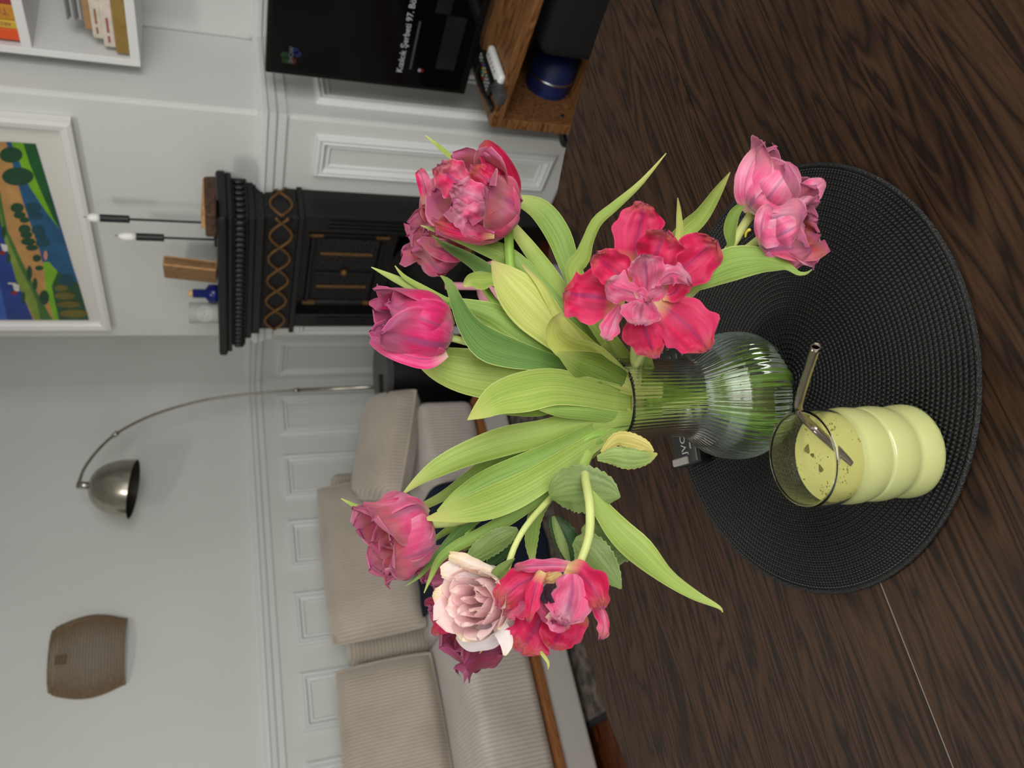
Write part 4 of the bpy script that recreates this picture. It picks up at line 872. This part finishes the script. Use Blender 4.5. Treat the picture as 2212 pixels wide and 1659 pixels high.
# ------------------------------------------------------------------ tulips
# crimson cup above the pale leaves, right of the bouquet
b0 = atd(1098, 474, .70); T1 = tulip('rosy double tulip with ruffled cup, tallest beside the panelled chimney wall', b0)
cupflower(T1, b0, atd(990, 412, .655), .035, [P_ROS, P_ROS, P_CRIP, P_ROS], .95, ruf=.16, seed=1, curl=.1)
put('petal', ribbon([(1098, 440, 18, .69), (1096, 400, 30, .668), (1072, 352, 30, .662), (1048, 318, 20, .668), (1040, 309, 8, .672)], -.4, ruf=.1, seed=2, wob=.3), P_CRI, T1)
put('petal', ribbon([(1088, 490, 8, .69), (1098, 455, 26, .655), (1082, 420, 32, .65), (1060, 398, 22, .655)], .5, ruf=.12, seed=4, wob=.3), P_ROS, T1)
for i_, (st_, m_) in enumerate((([(1070, 500, 14), (1030, 480, 34), (1000, 462, 32), (974, 446, 14)], P_CRIP), ([(1060, 450, 14), (1030, 428, 30), (1000, 415, 34), (978, 402, 14)], P_CRIP), ([(1030, 430, 14), (995, 400, 34), (965, 375, 34), (946, 356, 14)], P_ROS), ([(1068, 506, 8), (1020, 505, 13), (970, 494, 13), (932, 474, 5)], P_CRI), ([(1085, 440, 10), (1060, 400, 24), (1035, 375, 22), (1015, 358, 8)], P_CRI))): put('petal', ribbon(D(st_, .66, .635 + .004 * i_), .45, ruf=.18, seed=i_ * 2.1, wob=.45, cri=.9, n=28, m=17, edge=.4), m_, T1)
vase_stem(T1, b0, k=1, r=.0042)
put('leaf', ribbon(D([(918, 292, 1), (950, 318, 5), (985, 350, 6), (1040, 410, 8), (1098, 486, 9)], .74, .72), .5), LG_, T1)
put('leaf', ribbon(D([(1112, 430, 10), (1165, 452, 24), (1205, 505, 27), (1232, 575, 23), (1270, 660, 22), (1345, 790, 22), (1420, 830, 16)], .72, .68), .35, ruf=.08), LM, T1)
put('leaf', ribbon(D([(1100, 480, 10), (1150, 545, 17), (1205, 620, 19), (1245, 700, 22), (1320, 800, 24), (1420, 850, 16)], .70, .675), .4), LG_, T1)
b0 = atd(1010, 528, .765); T1b = tulip('withered rosy tulip tucked behind the tallest ruffled one', b0)
cupflower(T1b, b0, atd(898, 478, .74), .042, [P_MV, P_ROS, P_ROS, P_MV], .85, ruf=.22, seed=3.3, curl=.1)
put('petal', ribbon([(1012, 528, 14, .74), (985, 545, 22, .72), (945, 535, 22, .716), (908, 517, 8, .72)], -.5, ruf=.25, seed=4, wob=.4), P_MV, T1b)
put('petal', ribbon([(925, 440, 14, .74), (918, 400, 16, .73), (908, 372, 12, .728), (905, 366, 5, .728)], -.5, ruf=.25, seed=8, wob=.4), P_ROS, T1b)
vase_stem(T1b, b0, k=2)
put('leaf', ribbon(D([(909, 487, 1), (950, 500, 7), (1000, 516, 13), (1060, 537, 20), (1110, 562, 20), (1165, 610, 16), (1260, 720, 18), (1400, 830, 14)], .705, .68), .4), LM, T1b)
put('leaf', ribbon(D([(933, 508, 1), (965, 532, 8), (1017, 562, 14), (1066, 598, 18), (1130, 652, 17), (1230, 750, 18), (1400, 845, 14)], .715, .685), -.3), LD, T1b)
# magenta closed cup
b0 = atd(972, 722, .66); T2 = tulip('bright magenta closed tulip in front of the black fireplace', b0)
cupflower(T2, b0, atd(812, 690, .625), .0325, [P_MAG, P_MAG, P_MAGI, P_MAGI], .72, ruf=.12, seed=.35, amax=.92, belly=.45)
put('petal', ribbon([(974, 716, 20, .642), (945, 702, 50, .617), (908, 688, 46, .611), (872, 676, 33, .616), (845, 666, 8, .622)], .75, ruf=.03, seed=1), P_MAG, T2)
put('petal', ribbon([(965, 762, 10, .64), (925, 776, 21, .626), (875, 768, 19, .62), (830, 748, 18, .622), (800, 734, 8, .626)], -.5, ruf=.1, seed=2), P_MAG, T2)
put('petal', ribbon([(968, 690, 10, .68), (920, 655, 20, .665), (860, 654, 16, .655), (815, 655, 12, .65), (797, 655, 4, .65)], -.6, ruf=.12, seed=5), P_MAG, T2)
pstem('stem', [(968, 728, 8, .655), (1040, 748, 8, .66), (1160, 790, 8, .665), (1340, 850, 8, .665), (1440, 860, 8, .675), (1640, 885, 8, .72)], STM, T2)
put('leaf', ribbon(D([(802, 577, 1), (856, 603, 8), (914, 631, 10), (960, 652, 11), (1005, 660, 15), (1065, 680, 26), (1117, 712, 32), (1170, 748, 28), (1260, 800, 24), (1380, 850, 18)], .66, .665), .3, ruf=.25, rfreq=2), LM, T2)
put('leaf', ribbon(D([(853, 574, 1), (876, 600, 5), (924, 628, 7), (970, 652, 7)], .655, .66), .4), LG_, T2)
put('leaf', ribbon(D([(951, 595, 1), (970, 612, 9), (988, 655, 15), (1012, 702, 24), (1050, 742, 36), (1100, 762, 33), (1170, 780, 23), (1250, 808, 22), (1330, 838, 14), (1430, 858, 8)], .62, .675), -.25, ruf=.06), LD, T2)
put('leaf', ribbon(D([(900, 770, 12), (945, 785, 36), (1010, 802, 50), (1090, 812, 55), (1180, 830, 40), (1300, 860, 26), (1400, 870, 18)], .675, .665), .3, ruf=.05), LG_, T2)
# wide open crimson flower at the vase neck
T3 = tulip('wide open crimson tulip facing the viewer at the vase neck', atd(1385, 640, .585))
C0 = .575
def pet(parent, st, d0, d1, mat, cup=.3, ruf=.12, seed=0, wob=.3, k=1.0, cri=.8, edge=.42): return put('petal', ribbon(D(st, d0, d1, k), cup, ruf=ruf, seed=seed, wob=wob, n=28, m=17, cri=cri, edge=edge), mat, parent)
pet(T3, [(1372, 600, 22), (1374, 545, 48), (1380, 500, 53), (1386, 465, 42), (1390, 445, 24), (1392, 438, 8)], C0, .572, P_CRI, .3, seed=1)
pet(T3, [(1420, 640, 22), (1455, 600, 36), (1490, 568, 52), (1522, 540, 48), (1540, 524, 26), (1546, 518, 6)], C0, .562, P_CRI, .3, seed=2)
pet(T3, [(1410, 650, 18), (1445, 672, 46), (1485, 705, 60), (1512, 735, 48), (1526, 752, 22), (1530, 757, 6)], C0, .556, P_CRI, .25, seed=3)
pet(T3, [(1388, 660, 20), (1392, 700, 48), (1402, 735, 46), (1412, 760, 22), (1418, 774, 5)], C0 + .002, .57, P_CRI, .3, ruf=.3, seed=4)
pet(T3, [(1350, 650, 22), (1310, 645, 46), (1268, 640, 58), (1238, 636, 48), (1224, 632, 24), (1218, 630, 6)], C0, .562, P_CRI, .3, seed=5)
pet(T3, [(1362, 622, 16), (1340, 595, 34), (1312, 572, 40), (1294, 556, 24), (1288, 548, 6)], C0 - .004, .553, P_CRI, -.4, ruf=.2, seed=6)
pet(T3, [(1340, 660, 6), (1326, 688, 17), (1316, 712, 22), (1310, 728, 14), (1308, 733, 4)], C0 - .002, .55, P_CRIP, -.3, seed=7)
pet(T3, [(1404, 615, 18), (1412, 570, 42), (1424, 535, 50), (1432, 510, 34), (1436, 498, 8)], C0 - .006, .548, P_CRI, -.35, ruf=.2, seed=8)
pet(T3, [(1430, 640, 10), (1455, 632, 22), (1470, 610, 26), (1484, 592, 14)], C0 - .004, .552, P_CRI, .2, seed=18)
pet(T3, [(1398, 630, 14), (1397, 600, 36), (1394, 575, 40), (1390, 558, 26), (1388, 550, 6)], C0 - .012, .535, P_CRIP, .5, seed=9)
pet(T3, [(1385, 640, 12), (1355, 628, 28), (1330, 620, 32), (1314, 612, 18), (1309, 609, 4)], C0 - .012, .537, P_CRIP, .5, seed=10)
pet(T3, [(1392, 645, 20), (1386, 668, 42), (1382, 688, 38), (1380, 702, 14)], C0 - .012, .534, P_CRIP, .5, seed=11)
pet(T3, [(1420, 615, 8), (1445, 592, 22), (1470, 595, 20), (1490, 613, 5)], C0 - .01, .54, P_CRIP, .4, seed=12)
pet(T3, [(1400, 640, 8), (1415, 636, 16), (1432, 628, 12), (1440, 622, 4)], C0 - .02, .536, P_CRIP, -.5, seed=13)
pet(T3, [(1372, 640, 6), (1384, 636, 14), (1396, 648, 12), (1402, 655, 4)], C0 - .024, .533, P_MV, -.6, seed=14)
pet(T3, [(1390, 632, 6), (1398, 640, 9), (1406, 650, 7)], C0 - .026, .531, P_MV, -.8, seed=15)
pstem('stem', [(1388, 650, 10, .586), (1376, 720, 10, .615), (1372, 790, 9, .65), (1410, 845, 8, .672), (1640, 875, 8, .72)], STM, T3)
put('leaf', ribbon(D([(1439, 331, 1), (1384, 395, 6), (1329, 444, 10), (1290, 478, 12), (1270, 520, 13), (1258, 556, 18), (1240, 590, 20), (1280, 680, 20), (1350, 780, 20), (1420, 830, 14)], .64, .665), .5, ruf=.1), LG_, T3)
put('leaf', ribbon(D([(1464, 427, 1), (1467, 464, 6), (1466, 516, 9), (1440, 580, 9), (1390, 680, 9)], .60, .63), .5), LY, T3)
put('leaf', ribbon(D([(1577, 372, 1), (1552, 411, 10), (1517, 464, 17), (1482, 498, 20), (1430, 560, 16), (1380, 680, 16), (1400, 800, 14)], .61, .655), -.5), LG_, T3)
# pale yellow-green leaves in the middle
put('leaf', ribbon(D([(1062, 564, 2), (1085, 592, 26), (1115, 628, 45), (1152, 668, 50), (1195, 712, 40), (1260, 770, 26), (1340, 825, 22), (1430, 850, 16)], .645, .655), .25, ruf=.05), LY, T3)
put('leaf', ribbon(D([(1128, 572, 2), (1165, 612, 8), (1200, 672, 11), (1240, 722, 18), (1290, 765, 18), (1380, 825, 14)], .648, .66), -.5), LY, T3)
put('leaf', ribbon(D([(1213, 676, 2), (1200, 698, 14), (1200, 728, 22), (1230, 755, 28), (1280, 772, 30), (1335, 812, 26), (1420, 842, 20)], .615, .665), -.7, ruf=.2, rfreq=1.5), LY, T3)
put('leaf', ribbon(D([(1205, 762, 4), (1250, 785, 30), (1290, 802, 40), (1335, 822, 36), (1400, 845, 26), (1480, 860, 18)], .62, .672), .5, ruf=.1), LO, T3)
put('leaf', ribbon(D([(1300, 745, 14), (1325, 770, 20), (1345, 795, 24), (1390, 820, 20)], .66, .665), .4), LM, T3)
put('leaf', ribbon(D([(1002, 618, 4), (1018, 606, 15), (1042, 606, 20), (1068, 606, 12), (1110, 640, 9), (1170, 700, 9)], .70, .68), -.5), LG_, T3)
# big front leaves
b5 = atd(925, 1128, .635); T5 = tulip('dusty pink tulip cup in front of the sofa cushion', b5)
put('leaf', ribbon(D([(1010, 907, 1), (1040, 886, 20), (1080, 860, 36), (1135, 846, 44), (1200, 836, 40), (1275, 848, 32), (1350, 862, 28), (1440, 868, 20), (1520, 868, 12)], .585, .682), -.28, ruf=.1, rfreq=1.5), LG_, T2)
put('leaf', ribbon(D([(1078, 893, 3), (1120, 884, 15), (1165, 882, 17), (1215, 874, 14), (1300, 880, 16), (1420, 885, 14)], .62, .668), .4), LO, T2)
put('leaf', ribbon(D([(1165, 884, 3), (1210, 888, 13), (1280, 893, 16), (1350, 903, 17), (1430, 900, 14)], .625, .665), .4), LM, T5)
put('leaf', ribbon(D([(867, 1070, 1), (905, 1037, 11), (950, 1008, 21), (1010, 980, 27), (1090, 953, 32), (1170, 935, 28), (1240, 913, 22), (1340, 905, 16), (1430, 895, 12)], .635, .655), .3, ruf=.06), LG_, T5)
put('leaf', ribbon(D([(905, 1098, 8), (960, 1070, 11), (1020, 1030, 17), (1075, 995, 24), (1140, 960, 20), (1250, 920, 14), (1400, 895, 12)], .675, .67), .3), LO, T5)
put('leaf', ribbon(D([(945, 1105, 3), (990, 1075, 17), (1050, 1042, 26), (1120, 1010, 26), (1200, 974, 23), (1290, 928, 18), (1355, 908, 14), (1430, 896, 10)], .615, .668), -.35, ruf=.12), LM, T5)
put('leaf', ribbon(D([(922, 1121, 4), (975, 1110, 19), (1040, 1093, 33), (1100, 1070, 36), (1160, 1038, 32), (1225, 995, 26), (1295, 948, 18), (1355, 912, 13), (1430, 900, 10)], .60, .668), -.25, ruf=.1), LG_, T5)
cupflower(T5, b5, atd(795, 1182, .605), .0335, [P_MV, P_MV, P_ROS, P_ROS], .88, ruf=.16, seed=2.1, amax=.9, curl=.05, belly=.42)
put('petal', ribbon([(925, 1112, 10, .63), (895, 1100, 26, .612), (855, 1098, 24, .602), (815, 1094, 10, .60), (785, 1092, 8, .602)], .2, ruf=.2, seed=4, wob=.3), P_MV, T5)
pstem('stem', [(920, 1134, 9, .632), (1000, 1124, 9, .63), (1100, 1085, 9, .635), (1220, 1010, 8, .66), (1340, 925, 8, .675), (1430, 885, 8, .68), (1630, 840, 8, .72)], STM, T5)
put('leaf', ribbon(D([(737, 1077, 1), (765, 1092, 5), (800, 1112, 7), (850, 1140, 7)], .66, .655), .4), LG_, T5)
put('leaf', ribbon(D([(878, 1265, 1), (908, 1243, 4), (937, 1207, 6), (973, 1166, 9), (1009, 1134, 12), (1080, 1085, 10), (1200, 1010, 10)], .61, .655), .4), LD, T5)
put('leaf', ribbon(D([(916, 1281, 1), (932, 1243, 5), (949, 1209, 9), (985, 1180, 12), (1045, 1150, 14), (1106, 1115, 15), (1180, 1060, 14), (1300, 950, 12)], .605, .65), .4), LM, T5)
put('leaf', ribbon(D([(918, 1180, 2), (960, 1150, 7), (1010, 1120, 9), (1100, 1060, 10), (1250, 950, 10)], .69, .67), .4), LO, T5)
# dark withered flowers behind the rose
b6 = atd(1000, 1185, .735); T6 = tulip('dark withered tulip half hidden behind the dusty pink cup', b6)
cupflower(T6, b6, atd(932, 1285, .72), .026, [P_DK, P_MV, P_DK, P_DK], .9, ruf=.25, seed=5, curl=.2)
vase_stem(T6, b6, k=5)
put('leaf', ribbon(D([(1000, 1190, 3), (1050, 1155, 9), (1090, 1110, 12), (1150, 1060, 12), (1280, 950, 10)], .72, .68), .3), LO, T6)
b7 = atd(1088, 1335, .68); T7 = tulip('dark red crumpled tulip hanging beneath the pink rose', b7)
cupflower(T7, b7, atd(962, 1372, .655), .037, [P_DK, P_DK, P_ROS, P_DK], .9, ruf=.24, seed=6.2, curl=.1)
put('petal', ribbon([(1000, 1330, 12, .65), (968, 1345, 22, .64), (945, 1360, 14, .638), (936, 1372, 6, .638)], -.5, ruf=.3, seed=3), P_CRI, T7)
put('petal', ribbon([(965, 1300, 6, .67), (945, 1297, 9, .665), (925, 1300, 8, .66), (922, 1310, 4, .66)], -.7, ruf=.3, seed=5), P_DK, T7)
vase_stem(T7, b7, k=6, arch=.05)
put('leaf', ribbon([(1036, 1412, 1, .628), (1042, 1400, 3, .628), (1040, 1385, 4, .63), (1034, 1370, 3, .64)], .3), LY, T7)
# drooping open crimson tulip
T8 = tulip('drooping open crimson tulip hanging over the edge of the table', atd(1232, 1232, .57))
pet(T8, [(1245, 1226, 8), (1205, 1221, 15), (1160, 1222, 14), (1125, 1224, 11), (1111, 1226, 4)], .565, .545, P_MV, .4, ruf=.3, seed=1)
pet(T8, [(1180, 1235, 10), (1150, 1248, 26), (1115, 1268, 38), (1090, 1296, 28), (1078, 1315, 10)], .56, .55, P_CRI, .5, ruf=.15, seed=2)
pet(T8, [(1150, 1275, 14), (1125, 1300, 27), (1102, 1318, 26), (1090, 1330, 14)], .562, .556, P_ROS, .3, seed=3)
pet(T8, [(1172, 1234, 8), (1158, 1265, 17), (1148, 1305, 15), (1143, 1335, 8), (1141, 1343, 3)], .55, .535, P_CRI, -.5, ruf=.2, seed=4)
pet(T8, [(1195, 1295, 22), (1170, 1335, 44), (1148, 1370, 54), (1132, 1398, 38), (1124, 1412, 10)], .575, .56, P_CRI, .25, ruf=.12, seed=5)
pet(T8, [(1240, 1300, 24), (1222, 1345, 46), (1205, 1375, 44), (1196, 1395, 22), (1193, 1402, 5)], .568, .553, P_CRI, .25, ruf=.25, seed=6)
pet(T8, [(1222, 1228, 14), (1255, 1243, 32), (1280, 1270, 38), (1296, 1302, 22), (1300, 1315, 6)], .56, .54, P_CRI, .4, seed=7)
pet(T8, [(1275, 1290, 8), (1292, 1315, 14), (1303, 1345, 13), (1303, 1368, 12), (1298, 1380, 4)], .558, .548, P_ROS, -.5, ruf=.35, seed=8)
pet(T8, [(1236, 1240, 18), (1236, 1270, 42), (1230, 1305, 50), (1220, 1335, 36), (1216, 1348, 8)], .555, .53, P_CRIP, .6, ruf=.06, seed=9)
pet(T8, [(1190, 1265, 8), (1175, 1300, 16), (1185, 1330, 18), (1205, 1340, 8)], .56, .54, P_DK, -.6, ruf=.2, seed=10)
pet(T8, [(1180, 1330, 10), (1198, 1345, 18), (1215, 1350, 16), (1230, 1345, 6)], .545, .535, P_MV, -.5, ruf=.4, seed=11)
pet(T8, [(1212, 1236, 8), (1192, 1246, 14), (1174, 1250, 12)], .562, .557, petalmat('petal_yellow_base', (206, 180, 110), (200, 150, 110), (214, 196, 130), (190, 90, 80)), .3, seed=12)
for k in range(6):
    a = atd(1182 + k * 3, 1262, .556); b_ = atd(1168 + k * 5, 1290 + (k % 3) * 6, .545); v, f = tube([a, a.lerp(b_, .5) + V((0, 0, .002)), b_], [.0008, .0008, .0018], 6); obj('stamen', v, f, flat('stamen', (40, 18, 34), .7), T8)
pstem('stem', [(1248, 1228, 9, .57), (1272, 1160, 10, .575), (1274, 1090, 10, .58), (1264, 1030, 10, .61), (1268, 990, 10, .65), (1305, 945, 9, .672), (1365, 905, 9, .68), (1430, 890, 8, .66), (1640, 850, 8, .72)], STM, T8)
put('leaf', ribbon(D([(1561, 1323, 1), (1552, 1311, 4), (1500, 1285, 11), (1440, 1245, 18), (1385, 1192, 31), (1340, 1150, 29), (1300, 1100, 20), (1272, 1058, 14), (1258, 1015, 10), (1275, 975, 9)], .575, .62), .4, ruf=.2), LG_, T8)
put('leaf', ribbon([(1184, 1446, 1, .56), (1184, 1432, 3, .56), (1174, 1416, 4, .563), (1160, 1400, 4, .57)], .3), LY, T8)
# pale pink pair on the right
b4 = atd(1622, 458, .60); T4 = tulip('light pink tulip cup hanging over the black placemat', b4)
cupflower(T4, b4, atd(1712, 358, .578), .030, [P_LT, P_LT, P_LTI, P_LT], .95, ruf=.14, seed=1.2, amax=.92, belly=.4)
put('petal', ribbon([(1622, 455, 14, .585), (1608, 420, 22, .572), (1615, 375, 24, .567), (1632, 340, 20, .57), (1642, 322, 8, .575)], .5, ruf=.08, seed=3), P_LT, T4)
put('petal', ribbon([(1632, 460, 14, .585), (1660, 425, 42, .562), (1685, 395, 46, .556), (1705, 368, 32, .56), (1714, 355, 10, .564)], .6, ruf=.08, seed=5), P_LT, T4)
put('petal', ribbon([(1690, 468, 12, .58), (1725, 440, 26, .566), (1755, 410, 26, .564), (1775, 395, 14, .567), (1782, 390, 5, .568)], .4, ruf=.25, seed=6, wob=.4), P_LT, T4)
pstem('stem', [(1628, 455, 10, .60), (1605, 490, 10, .595), (1570, 545, 10, .59), (1500, 620, 9, .60), (1420, 720, 9, .625), (1370, 800, 9, .65), (1420, 850, 8, .672), (1640, 880, 8, .72)], STM, T4)
put('leaf', ribbon(D([(1591, 403, 1), (1603, 411, 2), (1604, 438, 6), (1586, 463, 12), (1577, 496, 14), (1578, 530, 8), (1560, 560, 5)], .575, .588), -.5), LO, T4)
put('leaf', ribbon([(1754, 582, 1, .54), (1742, 590, 3, .545), (1724, 590, 5, .548), (1702, 575, 9, .55), (1678, 568, 18, .555), (1640, 562, 29, .562), (1580, 570, 37, .57), (1520, 598, 27, .58), (1470, 632, 12, .59), (1420, 700, 12, .62), (1380, 790, 12, .65)], .35, ruf=.08), LM, T4)
b9 = atd(1640, 512, .575); T9 = tulip('light pink open tulip lying against the closed pink cup over the placemat', b9)
cupflower(T9, b9, atd(1768, 500, .55), .0225, [P_LT, P_LT, P_LTI, P_LTI], 1.05, ruf=.18, seed=4.2, amax=.95, belly=.38)
put('petal', ribbon([(1648, 528, 8, .562), (1645, 495, 16, .55), (1652, 462, 18, .545), (1665, 445, 8, .546)], .5, ruf=.2, seed=2), P_LT, T9)
put('petal', ribbon([(1650, 525, 10, .56), (1690, 505, 34, .54), (1718, 490, 28, .536), (1735, 480, 8, .538)], .6, ruf=.15, seed=3), P_LT, T9)
put('petal', ribbon([(1660, 535, 8, .56), (1705, 548, 14, .55), (1755, 545, 18, .548), (1788, 530, 14, .552)], -.6, ruf=.2, seed=9), P_LTI, T9)
pstem('stem', [(1642, 515, 9, .575), (1610, 540, 9, .585), (1540, 590, 9, .595), (1440, 690, 9, .62), (1380, 790, 8, .652), (1430, 855, 8, .675), (1640, 860, 8, .725)], STM, T9)
# ------------------------------------------------------------------ rose
rb0 = atd(1085, 1262, .60); RO = thing('rose', 'pale pink garden rose with cream rolled petals among the tulips', 'flower', rb0)
cupflower(RO, atd(1070, 1294, .605), atd(1006, 1302, .552), .0248, [RW, RP, RP, RP, RP, RP], .95, layers=((5, 1.06, .80, 0), (5, .9, .9, .6), (5, .70, .96, .2), (4, .46, 1.0, .5), (3, .24, 1.0, .1)), ruf=.05, seed=2, amax=.78, belly=.34, curl=.16, vary=.06)
def rp_(st, d0, d1, mat, cup=.4, ruf=.06, seed=0): return pet(RO, st, d0, d1, mat, cup, ruf, seed, .15, cri=.1, edge=.15)
rp_([(1085, 1275, 14), (1040, 1246, 30), (990, 1232, 28), (952, 1236, 12)], .592, .566, RW, .4, seed=1)
rp_([(1092, 1345, 20), (1055, 1372, 30), (1015, 1384, 22), (988, 1372, 8)], .594, .574, RW, .4, seed=5)
rp_([(1000, 1300, 20), (965, 1290, 30), (950, 1285, 26), (936, 1280, 8)], .585, .57, RC, .4, seed=15)
rp_([(1072, 1340, 12), (1086, 1365, 18), (1094, 1392, 14), (1090, 1416, 3)], .57, .558, RW, .3, seed=6)
rp_([(1062, 1238, 12), (1030, 1224, 16), (995, 1208, 15), (970, 1200, 9)], .575, .562, RC, .8, seed=8)
for st in ([(1112, 1206, 1), (1092, 1222, 10), (1072, 1240, 12), (1066, 1252, 4)], [(1118, 1228, 2), (1098, 1240, 9), (1084, 1256, 9), (1080, 1262, 3)]): put('sepal', ribbon(D(st, .565, .572), .5), RL, RO)
pstem('stem', [(1092, 1240, 8, .585), (1112, 1180, 7, .595), (1140, 1132, 7, .605), (1190, 1075, 7, .64), (1255, 1005, 7, .668), (1335, 940, 6, .68), (1430, 890, 6, .67), (1640, 835, 6, .72)], STB, RO)
def roseleaf(st, d0, d1, mat=RL, cup=.2, veins=True):
    o = put('leaf', ribbon(D(st, d0, d1), cup, n=40, m=11, rag=.10, ruf=.06), mat, RO); return o
roseleaf([(1340, 1074, 2), (1312, 1064, 34), (1275, 1058, 50), (1235, 1056, 50), (1205, 1064, 34), (1188, 1072, 8)], .605, .618)
roseleaf([(1342, 1272, 2), (1320, 1242, 24), (1290, 1208, 38), (1262, 1180, 34), (1240, 1168, 10)], .60, .61)
roseleaf([(1385, 1150, 2), (1362, 1165, 34), (1325, 1170, 52), (1290, 1150, 46), (1265, 1130, 14)], .625, .63)
roseleaf([(1252, 1218, 4), (1235, 1190, 24), (1218, 1155, 26), (1200, 1128, 16), (1192, 1115, 4)], .64, .645, RLD)
roseleaf([(1230, 1215, 3), (1216, 1180, 10), (1202, 1140, 8), (1195, 1115, 3)], .63, .64)
roseleaf([(1002, 1216, 3), (1030, 1196, 20), (1062, 1174, 26), (1095, 1155, 20), (1118, 1142, 4)], .625, .625)
roseleaf([(1050, 1224, 3), (1075, 1200, 16), (1098, 1172, 16), (1118, 1146, 4)], .635, .63, RLD)
roseleaf([(1150, 1210, 6), (1148, 1170, 14), (1155, 1120, 16), (1180, 1080, 12), (1230, 1030, 8)], .65, .65, LO)
roseleaf([(1420, 980, 2), (1395, 988, 16), (1360, 990, 24), (1325, 985, 20), (1290, 990, 6)], .60, .615, leafmat('leaf_damaged', (146, 164, 92), (120, 144, 74), edge=(176, 150, 84), tip=(190, 176, 96), dense=9, transl=.2))
roseleaf([(1412, 975, 2), (1392, 962, 13), (1358, 950, 17), (1330, 950, 14), (1300, 978, 5)], .602, .615, leafmat('leaf_damaged_yellow', (196, 184, 104), (170, 160, 80), edge=(176, 140, 84), dense=9, transl=.2))
# extra green stalks in the neck and belly
for k in range(5):
    a = k * 1.3 + .4; s_ = V((math.cos(a), math.sin(a), 0)); pts = cr_interp([tuple(NC + s_ * .022 + V((0, 0, -.02))), tuple(NC + s_ * .012 + V((0, 0, -.06))), tuple(VC - s_ * .03 + V((0, 0, .014)))], 20)
    v, f = tube(pts, .0045, 10); obj('stem', v, f, STG, (T3, T2, T5, T8, T4)[k], True, uvs=[((i % 10) / 9, i // 10 / 20) for i in range(len(v))])
for k, (x, y, hw, par) in enumerate(((1380, 815, 26, T3), (1385, 862, 30, T2), (1380, 905, 26, T5))):
    put('leaf_base', ribbon([(x - 20, y, hw, .655), (x + 40, y + (865 - y) * .3, hw * .9, .668), (x + 110, y + (865 - y) * .6, hw * .6, .685), (x + 190, 865 + (865 - y) * .4, 8, .71)], .3), (LG_, LY, LG_)[k], par)
# small fallen stamen on the placemat
p = atz(1619, 505, ZP); v, f = tube(cr_interp([tuple(p + V((-.005, 0, .0016))), tuple(p + V((0, .002, .0026))), tuple(p + V((.005, .001, .0016)))], 8), [.0008, .001, .0012, .0014, .0014, .0016, .0018, .001], 6)
tag(obj('fallen_stamen', v, f, flat('pollen', (206, 186, 50), .7), None, True, base=tuple(p)), 'tiny yellow fallen stamen lying on the placemat below the pink tulips', 'stamen')
